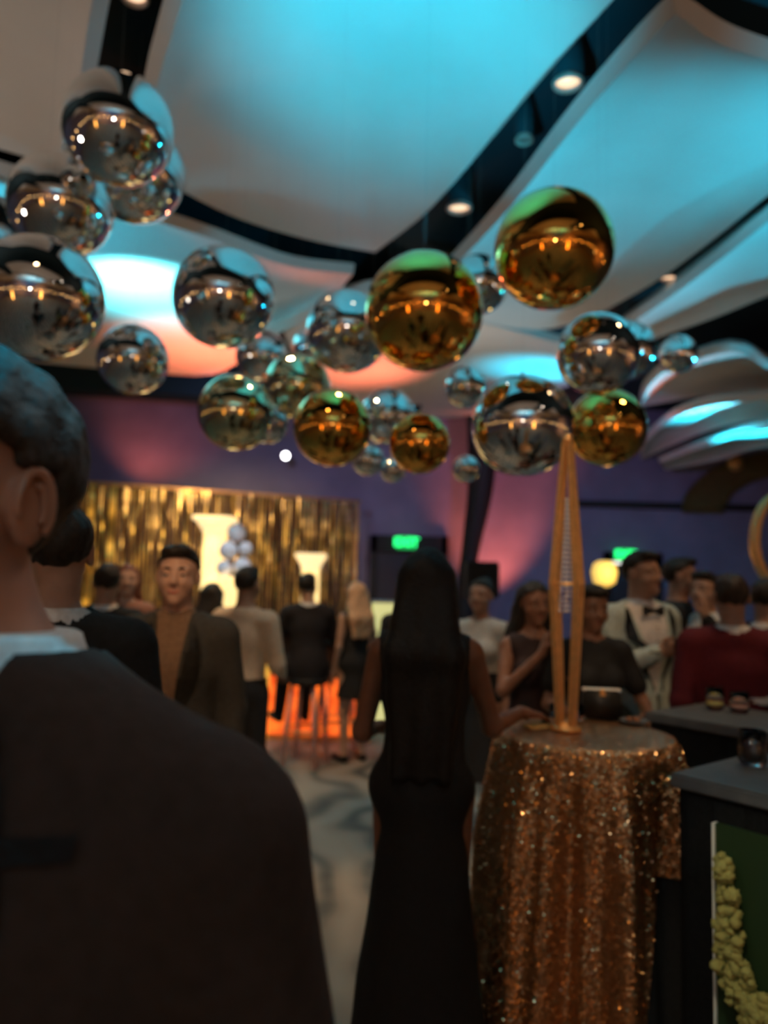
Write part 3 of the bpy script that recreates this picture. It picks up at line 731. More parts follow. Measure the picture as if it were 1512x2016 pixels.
# ------------------------------------------------------------------ gold foil backdrop
La, Ra = Vector((-5.05, 11.7, 0)), Vector((-.48, 13.75, 0)); dv = (Ra - La).normalized(); ang = math.atan2(dv.y, dv.x); LEN = (Ra - La).length
t = thing('foil_curtain', La, 'wide shimmering gold foil strip curtain on a rail along the far left wall', 'curtain', rz=ang); HT = 2.98
from_bm('top_rail', tube(B(), [(-.05, 0, HT + .02), (LEN + .05, 0, HT + .02)], .025, 10), M['gold_metal'], t, True)
from_bm('backing', box(B(), (LEN / 2, .22, HT / 2), (LEN, .03, HT)), M['backdrop'], t)
for q in (0, LEN): from_bm('upright', tube(B(), [(q, .05, 0), (q, .05, HT)], .025, 10), M['gold_metal'], t, True)
def ribbon(wd, L, seed):
    rr = random.Random(seed); bm = B(); n = 14; a0 = rr.uniform(-.6, .6); vs = []
    for i in range(n + 1):
        z = -L * i / n; a = a0 + .5 * math.sin(i * .7 + seed); o = .02 * math.sin(i * .9 + seed * 2)
        vs.append([bm.verts.new((sx * wd / 2 * math.cos(a), sx * wd / 2 * math.sin(a) + o, z)) for sx in (-1, 1)])
    for a, b in zip(vs, vs[1:]): bm.faces.new((a[0], a[1], b[1], b[0]))
    me = bpy.data.meshes.new('foil_strip'); bm.to_mesh(me); bm.free(); me.polygons.foreach_set('use_smooth', [True] * len(me.polygons)); return me
rr = random.Random(3); kinds = []
for i in range(14):
    me = ribbon(rr.choice((.012, .016, .026, .020)), rr.choice((2.9, 2.9, 2.6, 1.9)), i); me.materials.append(M['foil_strip'] if i % 3 == 0 else M['foil_dim']); kinds.append(me)
wide = ribbon(.10, 2.2, 30); wide.materials.append(M['foil_strip'])
for i in range(125):
    o = bpy.data.objects.new('foil_strip', kinds[rr.randrange(14)]); C.objects.link(o); o.parent = t
    o.location = ((i + rr.uniform(.1, .9)) / 125 * LEN, rr.uniform(-.10, .14), HT)
for px in (170, 208, 312, 480, 520):
    x = (px - 110) / (705 - 110) * LEN * .98
    o = bpy.data.objects.new('foil_strip', wide if px < 300 else kinds[0]); C.objects.link(o); o.parent = t; o.location = (x, -.13, HT)

def column(px, pytop, Y, r, label):
    p = atY(px, pytop, Y); Hc = p.z
    t = thing('lit_column', (p.x, p.y, 0), label, 'column')
    from_bm('shaft', lathe(B(), [(r * 1.08, .12), (r, .2), (r * .92, Hc - .2)], 60, flute=.10, nf=15), M['column_lit'], t, True)
    from_bm('base', lathe(B(), [(r * 1.5, 0), (r * 1.5, .06), (r * 1.3, .08), (r * 1.35, .12), (r * 1.05, .13)], 32), M['column_cap'], t, True)
    bm = lathe(B(), [(r * .95, Hc - .22), (r * 1.05, Hc - .17), (r * 1.35, Hc - .10), (r * 1.5, Hc - .06)], 32); box(bm, (0, 0, Hc - .03), (r * 3.0, r * 3.0, .06), bevel=.008)
    from_bm('capital', bm, M['column_cap'], t, True)
    point('column_glow', (p.x, p.y - .5, Hc * .7), 1.5, (1, .62, .25), .15)
column(425, 1018, 10.5, .175, 'tall glowing cream column with a square capital in front of the gold curtain')
column(613, 1090, 10.6, .135, 'shorter glowing cream column to the right, behind the seated man in the dark suit')
for x, y, Hc, nm in ((3.1, -4.6, 2.3, 'tall glowing gold column added unseen behind the viewer, to reflect in the balls'), (-4.4, -3.8, 2.0, 'shorter glowing gold column added unseen behind the viewer at left')):
    t = thing('lit_column', (x, y, 0), nm, 'column')  # unseen glowing columns, added for warm blobs mirrored in the balls
    from_bm('shaft', lathe(B(), [(.24, .12), (.22, .2), (.20, Hc - .2)], 60, flute=.10, nf=15), glow('amber_shaft', (1, .42, .08), 5), t, True)
    from_bm('base', lathe(B(), [(.3, 0), (.3, .06), (.23, .13)], 32), M['gold_metal'], t, True); from_bm('capital', lathe(B(), [(.2, Hc - .22), (.3, Hc - .06), (.3, Hc)], 32), M['gold_metal'], t, True)
p = atY(459, 1134, 9.75)
t = thing('lit_pedestal', (p.x, p.y, 0), 'short glowing pedestal between the two columns carrying white balls', 'pedestal')
from_bm('shaft', lathe(B(), [(.12, 0), (.12, p.z - .05), (.10, p.z - .03)], 32), M['column_lit'], t, True)
from_bm('cap', lathe(B(), [(.18, p.z - .03), (.18, p.z)], 32), M['column_cap'], t, True)
zt = p.z
spot('ball_light', (p.x + .4, p.y - 2.0, 3.2), (p.x, p.y, 1.8), 90, (.95, .92, 1.0), 16, .5)
for i, (dx, dy, dz, r, w_) in enumerate(((-.12, 0, .10, .10, 'left ball in the lower row of white balls on the glowing pedestal'), (.11, 0, .12, .12, 'right ball in the lower row of white balls on the glowing pedestal'),
                                          (-.075, 0, .325, .12, 'left middle ball in the white ball stack on the pedestal'), (.145, 0, .352, .09, 'small right middle ball in the white ball stack on the pedestal'), (.02, 0, .555, .12, 'topmost white ball of the stack on the glowing pedestal'))):
    t = thing('white_ball', (p.x + dx, p.y + dy, zt + dz), w_, 'ball', 'white balls on the pedestal')
    blob('sphere', A(0, 0, 0), A(r, r, r), M['white_gloss'], t, I3, 20)
p = atY(760, 1181, 8.6)
t = thing('lit_plinth', (p.x, p.y, 0), 'yellow glowing square plinth left of the long haired woman', 'plinth')
from_bm('box', box(B(), (0, 0, p.z / 2 + .02), (.30, .30, p.z - .08), bevel=.01), M['box_lit'], t)
from_bm('top', box(B(), (0, 0, p.z - .015), (.32, .32, .03), bevel=.006), M['white_gloss'], t)
from_bm('base', box(B(), (0, 0, .015), (.32, .32, .03), bevel=.006), M['white_gloss'], t)

# lit bar with gold frame and ember front
p0, p1 = atY(521, 1300, 7.7), atY(735, 1300, 7.9); Wd = p1.x - p0.x
t = thing('lit_bar', ((p0.x + p1.x) / 2, 7.8, 0), 'orange glowing bar with a gold frame behind the seated man', 'bar')
from_bm('bar_top', box(B(), (0, .12, 1.05), (Wd + .06, .52, .04), bevel=.008), M['bar_top'], t)
from_bm('front_panel', box(B(), (0, -.06, .34), (Wd - .1, .03, .58)), M['ember'], t); from_bm('upper_panel', box(B(), (0, -.06, .84), (Wd - .1, .03, .38)), M['black'], t)
from_bm('cabinet', box(B(), (0, .15, .52), (Wd - .04, .38, 1.02)), M['black'], t)
for q in (-Wd / 2 + .03, 0, Wd / 2 - .03):
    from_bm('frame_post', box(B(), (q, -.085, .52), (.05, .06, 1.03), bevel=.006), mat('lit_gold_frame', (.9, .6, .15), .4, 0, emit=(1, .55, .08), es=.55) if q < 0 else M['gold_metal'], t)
from_bm('frame_rail', box(B(), (0, -.085, .03), (Wd - .1, .05, .05), bevel=.006), M['gold_metal'], t)
point('bar_glow', ((p0.x + p1.x) / 2, 7.35, .5), 5, (1, .25, .04), .2)
def stool(px, Y, hs, label):
    p = atY(px, 1140, Y); t = thing('bar_stool', (p.x, p.y, 0), label, 'stool', 'bar stools')
    from_bm('seat', lathe(B(), [(.17, hs - .05), (.19, hs - .03), (.19, hs - .01), (.16, hs)], 24), M['leather'], t, True)
    for k in range(4):
        a = k * PI / 2 + .5; from_bm('leg', tube(B(), [(.14 * math.cos(a), .14 * math.sin(a), hs - .05), (.21 * math.cos(a), .21 * math.sin(a), 0)], .018, 8), M['lucite'], t, True)
    bm = B(); tube(bm, [(.185 * math.cos(a * PI / 8), .185 * math.sin(a * PI / 8), .30) for a in range(17)], .011, 8, False); from_bm('footrest', bm, M['gold_metal'], t, True)
stool(612, 6.75, .74, 'bar stool with clear pink legs under the man in the dark suit')
stool(668, 7.25, .74, 'empty bar stool with clear pink legs beside the blonde woman')

# floor lamp by the far exit
p = atY(1190, 1127, 9.2)
t = thing('floor_lamp', (p.x, p.y, 0), 'floor lamp with a glowing round yellow shade left of the white jacket man', 'lamp')
from_bm('base', lathe(B(), [(.15, 0), (.15, .02), (.03, .04)], 24), M['gold_metal'], t, True)
from_bm('pole', tube(B(), [(0, 0, .03), (0, 0, p.z - .12)], .018, 8), M['gold_metal'], t, True)
from_bm('lamp_shade', lathe(B(), [(.06, p.z - .17), (.13, p.z - .12), (.155, p.z), (.13, p.z + .10), (.07, p.z + .14)], 28), M['shade'], t, True)
point('lamp_glow', (p.x, p.y - .3, p.z), 6, (1, .6, .15), .15)
# gold hoop and arch at right
p = atY(1556, 1066, 6.4)
t = thing('gold_hoop', (p.x, p.y, 0), 'round gold hoop backdrop cut by the right edge of the picture', 'backdrop')
bm = B(); tube(bm, [(.30 * math.cos(a * PI / 20), 0, p.z + .42 * math.sin(a * PI / 20)) for a in range(41)], .045, 10, False)
from_bm('ring', bm, M['gold_metal'], t, True); from_bm('pole', tube(B(), [(0, 0, .03), (0, 0, p.z - .40)], .025, 8), M['gold_metal'], t, True); from_bm('base', lathe(B(), [(.25, 0), (.25, .025), (.03, .04)], 24), M['gold_metal'], t, True)
p = atY(1570, 960, 14.2)
t = thing('gold_arch', (p.x, 14.22, 0), 'dark gold arched swag on the far right wall below the ceiling waves', 'drape')
bm = B(); n = 26; vs = []
for i in range(n + 1):
    a = PI * i / n
    vs.append([bm.verts.new((r * math.cos(a), -.05 + .03 * math.sin(i * 1.9 + q), 3.0 + r * .55 * math.sin(a))) for q, r in enumerate((2.2, 2.0, 1.8, 1.6, 1.4))])
for a, b in zip(vs, vs[1:]):
    for q in range(4): bm.faces.new((a[q], a[q + 1], b[q + 1], b[q]))
bmesh.ops.solidify(bm, geom=bm.faces[:], thickness=.06); bmesh.ops.recalc_face_normals(bm, faces=bm.faces)
from_bm('swag', bm, cloth((.22, .15, .05), .5, 'gold_drape'), t, True)
blob('rosette', A(-1.2, -.10, 3.95), A(.16, .08, .16), M['gold_metal'], t, I3, 14)
# warm bulbs round the room behind (they sparkle in the mirror balls)
bulbm = glow('bulb_glow', (1.0, 0.55, 0.18), 40)
def sconce(x, y, z, dx, dy, label):
    t = thing('wall_sconce', (x, y, z), label, 'wall light', 'warm sconces round the room')
    blob('bulb', A(dx * .16, dy * .16, .06), A(.05, .05, .07), bulbm, t, I3, 12)
    from_bm('arm', tube(B(), [(0, 0, -.02), (dx * .16, dy * .16, -.02), (dx * .16, dy * .16, .02)], .014, 6), M['gold_metal'], t, True)
    from_bm('back_plate', box(B(), (dx * .01, dy * .01, -.02), (.09, .09, .14), bevel=.01), M['gold_metal'], t)
ORD = 'first second third fourth fifth sixth seventh eighth ninth tenth eleventh'.split()
for i in range(11): sconce(X0 + 1.2 + i * 1.65, Y0, 2.1 + .25 * (i % 2), 0, 1, ORD[i] + ' warm bulb sconce from the left along the back wall behind the viewer')
for i in range(7): sconce(X0, Y0 + 1.5 + i * 1.9, 2.2 + .2 * (i % 2), 1, 0, ORD[i] + ' warm bulb sconce from the back along the left side wall'); sconce(X1, Y0 + 1.5 + i * 1.9, 2.2 + .2 * (i % 2), -1, 0, ORD[i] + ' warm bulb sconce from the back along the right side wall')
spot('back_wall_amber', (-2.5, -4.2, 2.3), (-2.5, -7, 2.0), 400, (1, .42, .10), 120, 1.0); spot('back_wall_amber', (4.0, -4.2, 2.3), (4.0, -7, 2.0), 500, (1, .42, .10), 120, 1.0)
spot('side_wall_amber', (8.0, 3.0, 2.0), (10.5, 3.0, 2.0), 400, (1, .42, .10), 120, 1.0); spot('back_cyan', (1, -3, 2), (.5, -4, 4.5), 700, CYAN, 110)

# ------------------------------------------------------------------ mirror balls hung from the ceiling
balls = []
def ball(px, py, rpx, R, m, label):
    Y = R * F / rpx
    while True:
        c = atY(px, py, Y); RR = rpx * Y / F
        bad = [b for b in balls if (b[0] - c).length < (b[1] + RR) * 1.01]
        if not bad or Y > 11: break
        Y *= 1.02
    balls.append((c, RR))
    t = thing('mirror_ball', c, label, 'mirror ball', 'mirrored balls hanging over the party')
    bm = B(); bmesh.ops.create_uvsphere(bm, u_segments=56, v_segments=36, radius=RR)
    rnd = random.Random(int(px)); ph = [rnd.uniform(0, 6) for _ in range(4)]
    for v in bm.verts:                                            # slight foil pillowing between eight gores, dimpled poles
        a = math.atan2(v.co.y, v.co.x); q = math.sqrt(v.co.x ** 2 + v.co.y ** 2) / RR
        v.co *= 1 + .004 * math.cos(8 * a + ph[0]) * q + .003 * math.sin(3 * a + ph[1] + v.co.z / RR * 2) - .012 * (1 - q) ** 4
    from_bm('foil_sphere', bm, m, t, True)
    bm = B(); lathe(bm, [(RR * .05, RR * .97), (RR * .03, RR * 1.02), (RR * .045, RR * 1.06), (.002, RR * 1.07)], 10); from_bm('neck', bm, m, t, True)
    top = 4.948 - c.z
    from_bm('hanging_line', tube(B(), [(0, 0, RR * 1.05), (0, 0, top)], .0004, 4), M['line'], t)
    return t
ch, go, pg = M['chrome'], M['gold'], M['pale_gold']
ball(1090, 492, 121, .28, go, 'largest gold mirror ball, highest at the right over the champagne stand')
ball(835, 614, 120, .29, go, 'big gold mirror ball left of and below the highest gold one')
ball(232, 255, 113, .28, ch, 'highest chrome mirror ball at the upper left')
ball(120, 405, 104, .26, ch, 'chrome mirror ball below left of the highest chrome one, in cyan light')
ball(78, 588, 126, .27, ch, 'large chrome mirror ball at the left edge above the near man')
ball(440, 586, 102, .28, ch, 'lone round chrome mirror ball left of centre beside the white hot spot')
ball(262, 708, 70, .20, ch, 'smaller chrome mirror ball right under the white hot spot')
ball(1028, 838, 102, .25, ch, 'chrome mirror ball with orange reflections just left of the stand tip')
ball(1176, 696, 82, .20, ch, 'chrome mirror ball directly below the largest gold ball')
ball(1195, 842, 78, .21, go, 'gold mirror ball just right of the stand tip')
ball(655, 842, 78, .20, go, 'gold mirror ball hanging lowest left of the cluster middle')
ball(826, 873, 61, .15, go, 'small bright gold mirror ball low in the middle of the cluster')
ball(465, 812, 76, .22, pg, 'pale gold mirror ball at the left end of the lower cluster')
ball(265, 338, 103, .30, ch, 'chrome mirror ball half hidden behind the highest chrome one')
ball(685, 652, 84, .28, ch, 'chrome mirror ball with cyan streaks peeking out left of the big gold one')
ball(586, 760, 66, .22, pg, 'pale gold mirror ball behind the left end of the lower cluster')
ball(942, 560, 60, .20, ch, 'chrome mirror ball between the two biggest gold ones')
ball(762, 820, 56, .22, ch, 'chrome mirror ball behind the small bright gold one')
ball(917, 762, 42, .15, ch, 'small chrome mirror ball squeezed under the big middle gold one')
ball(1232, 690, 60, .24, ch, 'chrome mirror ball half hidden at right behind another chrome one')
ball(1335, 697, 38, .17, ch, 'small chrome mirror ball alone at the far right of the cluster')
ball(918, 923, 27, .10, ch, 'tiny lowest chrome mirror ball above the dark draped column')
ball(515, 700, 52, .22, ch, 'chrome mirror ball with a cyan glint right under the lone round chrome one')
ball(528, 832, 42, .14, ch, 'small chrome mirror ball in front of two pale gold ones')
ball(725, 905, 32, .12, ch, 'little chrome mirror ball at the bottom right of the low gold ball')
ball(774, 925, 25, .09, ch, 'tiny chrome mirror ball under the small bright gold one')
ball(618, 682, 42, .20, ch, 'little chrome mirror ball left of the cyan streaked one')
ball(900, 512, 26, .12, go, 'tiny gold mirror ball at the upper right of the big middle gold one')
ball(-60, 470, 110, .40, ch, 'chrome mirror ball cut off by the left edge of the picture')

# ------------------------------------------------------------------ cocktail table with sequin overlay
T = atY(1150, 1150, 2.82); tx, ty, TH, TR = T.x, T.y, 1.07, .32
t = thing('cocktail_table', (tx, ty, 0), 'high round cocktail table hidden under the sequin cloth', 'table')
from_bm('tabletop', lathe(B(), [(TR - .012, TH - .035), (TR - .006, TH - .02), (TR - .012, TH - .008)], 40), M['black'], t, True)
from_bm('pole', tube(B(), [(0, 0, .03), (0, 0, TH - .035)], .035, 12), M['black_metal'], t, True)
from_bm('base', lathe(B(), [(.24, 0), (.24, .02), (.05, .04)], 28), M['black_metal'], t, True)
def drape(hem, flare, amp, nf, r0, n=220, rows=46, seed=0):
    V = []; Q = []
    rings = [(f * (r0 - .015), None) for f in (.001, .3, .6, .85)]
    rr = random.Random(seed); ph = [rr.uniform(0, 6) for _ in range(5)]
    for i in range(4 + rows):
        for k in range(n):
            a = 2 * PI * k / n
            if i < 4: V.append((rings[i][0] * math.cos(a), rings[i][0] * math.sin(a), TH + .004)); continue
            q = (i - 4) / (rows - 1); zh = hem(a)
            z = TH + .004 - (TH - zh) * q ** 1.15; dz = TH - z
            rnd = min(1, dz / .03); f = min(1.0, dz / .35)
            ww = math.cos(nf * a + ph[0] + 1.3 * math.sin(2 * a + ph[1])) + .45 * math.cos((nf * 2 + 1) * a + ph[2] + dz * 1.5)
            r = r0 - .012 * (1 - rnd) + flare(a) * dz + amp * f * ww
            V.append((r * math.cos(a), r * math.sin(a), z))
    tot = 4 + rows
    for i in range(tot - 1):
        for k in range(n): Q.append((i * n + k, (i + 1) * n + k, (i + 1) * n + (k + 1) % n, i * n + (k + 1) % n))
    return V, Q
def hem_o(a):
    d = math.degrees(a); d = d - 360 if d > 180 else d
    if d < -86: f = 0
    elif d < -62: f = (d + 86) / 24
    elif d < 60: f = 1
    elif d < 150: f = 1 - (d - 60) / 90
    else: f = 0
    f = f * f * (3 - 2 * f); return .05 + .62 * f
def flare_o(a):
    c = math.cos(a); return .05 + .11 * max(0, c) - .0 * c
V, Q = drape(hem_o, flare_o, .045, 9, TR + .004, seed=4)
me = np_mesh('sequin_tablecloth', np.array(V), np.array(Q)); me.materials.append(M['sequin'])
so = bpy.data.objects.new('sequin_tablecloth', me); C.objects.link(so); so.location = (tx, ty, 0)
tag(so, 'rose gold sequin overlay cloth draped over the high round table', 'tablecloth')
V2, Q2 = drape(lambda a: .004, lambda a: .035 + .07 * max(0, math.cos(a + .3)), (.030), 9, TR - .012, seed=4)
me = np_mesh('black_tablecloth', np.array(V2) - np.array((0, 0, .004)), np.array(Q2)); me.materials.append(M['black_linen'])
bo = bpy.data.objects.new('black_tablecloth', me); C.objects.link(bo); bo.location = (tx, ty, 0)
tag(bo, 'black floor length cloth showing under the sequin overlay at right', 'tablecloth')
# loose sequins standing off the cloth, catching the lights
Va = np.array(V); rr = np.random.RandomState(5); DV = []; DF = []
tris = [(q[0], q[1], q[2], q[3]) for q in Q[220 * 4:]]
for _ in range(16000):
    q = tris[int(rr.randint(len(tris)))]; u, v_ = rr.rand(2)
    p = (1 - u) * (1 - v_) * Va[q[0]] + u * (1 - v_) * Va[q[1]] + u * v_ * Va[q[2]] + (1 - u) * v_ * Va[q[3]]
    if p[1] > .15 or (p[2] < .8 and rr.rand() > .4): continue
    nn = np.cross(Va[q[1]] - Va[q[0]], Va[q[3]] - Va[q[0]]); nn = nn / (np.linalg.norm(nn) + 1e-9)
    if nn[:2] @ p[:2] < 0: nn = -nn
    n2 = nn + rr.randn(3) * .5; n2 /= np.linalg.norm(n2); a = np.cross(n2, (0, 0, 1)); a /= np.linalg.norm(a); b = np.cross(n2, a); c = p + nn * .003
    i0 = len(DV); r = .0028 + .0012 * rr.rand()
    for k in range(4): DV.append(c + r * (math.cos(k * PI / 2 + .5) * a + math.sin(k * PI / 2 + .5) * b))
    DF.append((i0, i0 + 1, i0 + 2, i0 + 3))
me = np_mesh('loose_sequins', np.array(DV), np.array(DF)); me.materials.append(M['sequin_disc'])
me.polygons.foreach_set('use_smooth', np.zeros(len(DF), bool))
o = bpy.data.objects.new('loose_sequins', me); C.objects.link(o); o.parent = so; tag(o, kind='stuff')
ZT = TH + .008

# gold obelisk stand with bead strands
sx_, sy_ = atY(1116, 1150, 2.84).x, 2.84
t = thing('obelisk_stand', (sx_, sy_, ZT), 'tall slim gold obelisk stand with crystal strands on the sequin table', 'centrepiece')
zm, za = 1.61 - ZT + .0, atY(1119, 872, 2.84).z - ZT
for k in range(4):
    a = k * PI / 2 + .35; c, s_ = math.cos(a), math.sin(a)
    bm = tube(B(), [(.030 * c, .030 * s_, .02), (.062 * c, .062 * s_, zm), (.014 * c, .014 * s_, za)], [.0135, .0145, .012], 4)
    from_bm('bar', bm, M['gold_metal'], t)
from_bm('foot', lathe(B(), [(.055, 0), (.055, .012), (.03, .022), (.03, .03)], 24), M['gold_metal'], t, True)
blob('finial', A(0, 0, za + .012), A(.022, .022, .026), M['gold_metal'], t, I3, 14)
from_bm('ring', tube(B(), [(.058 * math.cos(a * PI / 8), .058 * math.sin(a * PI / 8), zm) for a in range(17)], .006, 6, False), M['gold_metal'], t, True)
for k in range(4):
    bm = B(); a = k * PI / 2 + 1.1
    for i in range(24):
        z = zm - .10 + i * .018; q = .026 * max(.15, 1 - (i / 24))
        bmesh.ops.create_icosphere(bm, subdivisions=1, radius=.0075, matrix=Matrix.Translation((q * math.cos(a), q * math.sin(a), z)))
    from_bm('bead_strand', bm, M['crystal'], t)
# black clutch, votives, tray, napkin
p = atZ(1188, 1418, ZT)
t = thing('black_clutch', (p.x, p.y + .03, ZT), 'black box clutch bag standing on the sequin table right of the gold stand', 'bag', rz=-.1)
from_bm('body', box(B(), (0, 0, .058), (.15, .06, .112), bevel=.012), M['leather'], t, True); from_bm('frame', box(B(), (0, 0, .115), (.152, .035, .010), bevel=.003), M['acrylic'], t); from_bm('clasp', blob('clasp', A(0, -.022, .112), A(.010, .008, .008), M['gold_metal'], t).data and box(B(), (0, -.031, .10), (.02, .004, .012)), M['gold_metal'], t)
def votive(px, py, r, hh, label):
    p = atZ(px, py, ZT); t = thing('votive_glass', (p.x, p.y, ZT), label, 'glass')
    from_bm('glass', lathe(B(), [(0.0001, .004), (r * .9, .004), (r, .02), (r, hh), (r * .92, hh), (r * .90, .012), (.0001, .010)], 24), M['glass'], t, True)
    from_bm('wax', lathe(B(), [(r * .85, .013), (r * .85, hh * .6)], 20), M['paper'], t, True)
votive(1136, 1418, .024, .065, 'small square votive glass in front of the gold stand foot')
votive(1092, 1408, .022, .045, 'low votive glass left of the gold stand foot by the fingers')
p = atZ(1050, 1432, ZT)
t = thing('napkin', (p.x + .02, p.y, ZT), 'folded golden napkin by the woman\'s hand on the table edge', 'napkin', rz=.5)
from_bm('fold', box(B(), (0, 0, .004), (.11, .07, .007), bevel=.003), cloth((.6, .4, .16), .6, 'napkin_cloth'), t); from_bm('fold', box(B(), (.005, .005, .010), (.10, .055, .005), rz=.12, bevel=.002), cloth((.6, .4, .16), .6, 'napkin_cloth'), t)
p = atZ(1248, 1424, ZT)
t = thing('snack_plate', (p.x, p.y, ZT), 'small dark plate of snacks at the right rim of the sequin table', 'plate')
from_bm('dish', lathe(B(), [(.0001, .003), (.035, .0), (.055, .012), (.053, .014), (.03, .006), (.0001, .006)], 28), M['bar_top'], t, True)
for dx, dy in ((-.018, 0), (.012, .012), (.008, -.016)): blob('snack', A(dx, dy, .015), A(.014, .013, .010), cloth((.30, .13, .07), .7, 'snack_crust'), t)

# ------------------------------------------------------------------ bars at right
u = Vector((.62, -.785, 0)).normalized(); v = Vector((.785, .62, 0)).normalized()
def bar(name, corner, L, D, label, zt=1.07):
    t = thing(name, (*corner[:2], 0), label, 'bar', rz=math.atan2(u.y, u.x))
    from_bm('counter_top', box(B(), (L / 2, D / 2, zt - .02), (L, D, .04), bevel=.006), M['bar_top'], t)
    bm = B(); n = 90; vs = []                                    # linen skirt with soft folds
    path = [(0.02, D - .02), (0.02, .02), (L - .02, .02)]; per = []
    for (xa, ya), (xb, yb), m_ in ((path[0], path[1], 20), (path[1], path[2], 70)):
        for i in range(m_): per.append((xa + (xb - xa) * i / m_, ya + (yb - ya) * i / m_, 0 if xa == xb else 1))
    for z in (zt - .04, .8, .45, .01):
        vs.append([bm.verts.new((x + (0 if s_ else -.008 * math.sin(i * .9) * (zt - z)), y - (.008 * math.sin(i * .9) * (zt - z) if s_ else 0), z)) for i, (x, y, s_) in enumerate(per)])
    for a, b in zip(vs, vs[1:]):
        for k in range(len(a) - 1): bm.faces.new((a[k], a[k + 1], b[k + 1], b[k]))
    bmesh.ops.solidify(bm, geom=bm.faces[:], thickness=.006)
    from_bm('linen_skirt', bm, M['black_linen'], t, True)
    return t
ca = atZ(1318, 1521, 1.07); near = bar('near_bar', ca, 1.9, .52, 'near black draped bar at right with one dark drink on it')
cb = atZ(1268, 1401, 1.07); far = bar('far_bar', cb, 2.2, .50, 'far black draped bar at right with two glasses and napkins')
# green front panel with bright edge on the near bar
d = ray(1408, 1620); q = None
n_ = Vector((u.y, -u.x, 0)); off = ca - v * .035
k = ((off - CAM).dot(v)) / d.dot(v); pe = CAM + d * k
uu = (pe - ca).dot(u); zt = pe.z
from_bm('green_panel', box(B(), (uu + .4, -.028, (zt + .03) / 2), (.8, .012, zt - .03)), M['green_panel'], near)
from_bm('panel_edge', box(B(), (uu - .004, -.030, (zt + .03) / 2), (.007, .024, zt - .03), bevel=.001), M['acrylic'], near)
spot('edge_light', pe + Vector((-.9, -.8, .9)), pe + Vector((.05, 0, -.15)), 5, (1, .93, .8), 40)  # small spot put in to make the panel edge bright
t = thing('blossom_garland', pe - v * .03, 'yellow green blossom garland trailing down the near bar front', 'flowers')
path = [(1432, 1695), (1438, 1745), (1446, 1800), (1448, 1850), (1450, 1900), (1478, 1950), (1492, 1990), (1508, 2040), (1518, 2100)]
wpx = [12, 18, 22, 24, 28, 34, 30, 30, 30]
pw = []
for x, y in path:
    d = ray(x, y); kk = ((pe - v * .012 - CAM).dot(v)) / d.dot(v); pw.append(CAM + d * kk - t.location)
from_bm('stem', tube(B(), [tuple(p) for p in pw], .006, 6), M['leafstem'], t, True)
def blossom_mesh(seed):
    rr = random.Random(seed); bm = B(); bmesh.ops.create_icosphere(bm, subdivisions=3, radius=1)
    ph = [rr.uniform(0, 6) for _ in range(6)]
    for vv in bm.verts:
        c = vv.co; f = math.sin(7 * c.x + ph[0]) * math.sin(8 * c.y + ph[1]) * math.sin(7 * c.z + ph[2]) + .5 * math.sin(15 * c.x + ph[3] + 4 * c.z) * math.sin(13 * c.y + ph[4])
        vv.co = c * (1 + .34 * f)
    me = bpy.data.meshes.new('blossom'); bm.to_mesh(me); bm.free(); me.materials.append(M['moss']); me.polygons.foreach_set('use_smooth', [True] * len(me.polygons)); return me
bms = [blossom_mesh(i) for i in range(4)]; rr = random.Random(2)
cpts = curve(pw, 40)
for i in range(280):
    f = rr.random(); p = cpts[int(f * 40)]; wv = wpx[min(8, int(f * 8))] * 2.1 / F
    o = bpy.data.objects.new('blossom', bms[rr.randrange(4)]); C.objects.link(o); o.parent = t
    r = rr.uniform(.006, .015); o.scale = (r, r, r * 1.2); o.rotation_euler = (rr.uniform(0, 3), rr.uniform(0, 3), rr.uniform(0, 3))
    o.location = p + u * rr.uniform(-1, 1) * wv + Vector((0, 0, rr.uniform(-.02, .02))) - v * rr.uniform(.012, .040)
spot('garland_light', pe + Vector((-.5, -1.0, 1.2)), pe + Vector((.1, 0, -.45)), 24, (1, .9, .6), 26)

def tumbler(px, py, r, hh, drink, level, label, zt=1.07, stem=False):
    p = atZ(px, py, zt); t = thing('tumbler', (p.x, p.y, zt), label, 'glass')
    from_bm('glass', lathe(B(), [(.0001, .0), (r * .72, .0), (r * .98, .02), (r, hh * .5), (r * .92, hh), (r * .88, hh), (r * .955, hh * .5), (r * .93, .022), (r * .6, .010), (.0001, .010)], 28), M['glass'], t, True)
    from_bm('drink', lathe(B(), [(.0001, .012), (r * .6, .0125), (r * .90, .026), (r * .92, hh * level), (.0001, hh * level)], 24), drink, t, True)
tumbler(1482, 1508, .043, .108, M['cola'], .62, 'stemless glass of dark drink standing on the near bar')
tumbler(1408, 1398, .040, .098, M['wine'], .35, 'stemless glass of pale wine, left one on the far bar')
tumbler(1456, 1404, .042, .090, M['rose'], .35, 'stemless glass of rose drink, right one on the far bar')
p = atZ(1480, 1384, 1.07)
t = thing('napkin_pile', (p.x, p.y, 1.07), 'loose pile of crumpled white napkins behind the glasses on the far bar', 'napkins')
rr = random.Random(9)
for i in range(5): from_bm('napkin', box(B(), (rr.uniform(-.05, .05), rr.uniform(-.03, .03), .006 + i * .008), (.14, .12, .007), rz=rr.uniform(-.6, .6), bevel=.003), M['paper'], t)

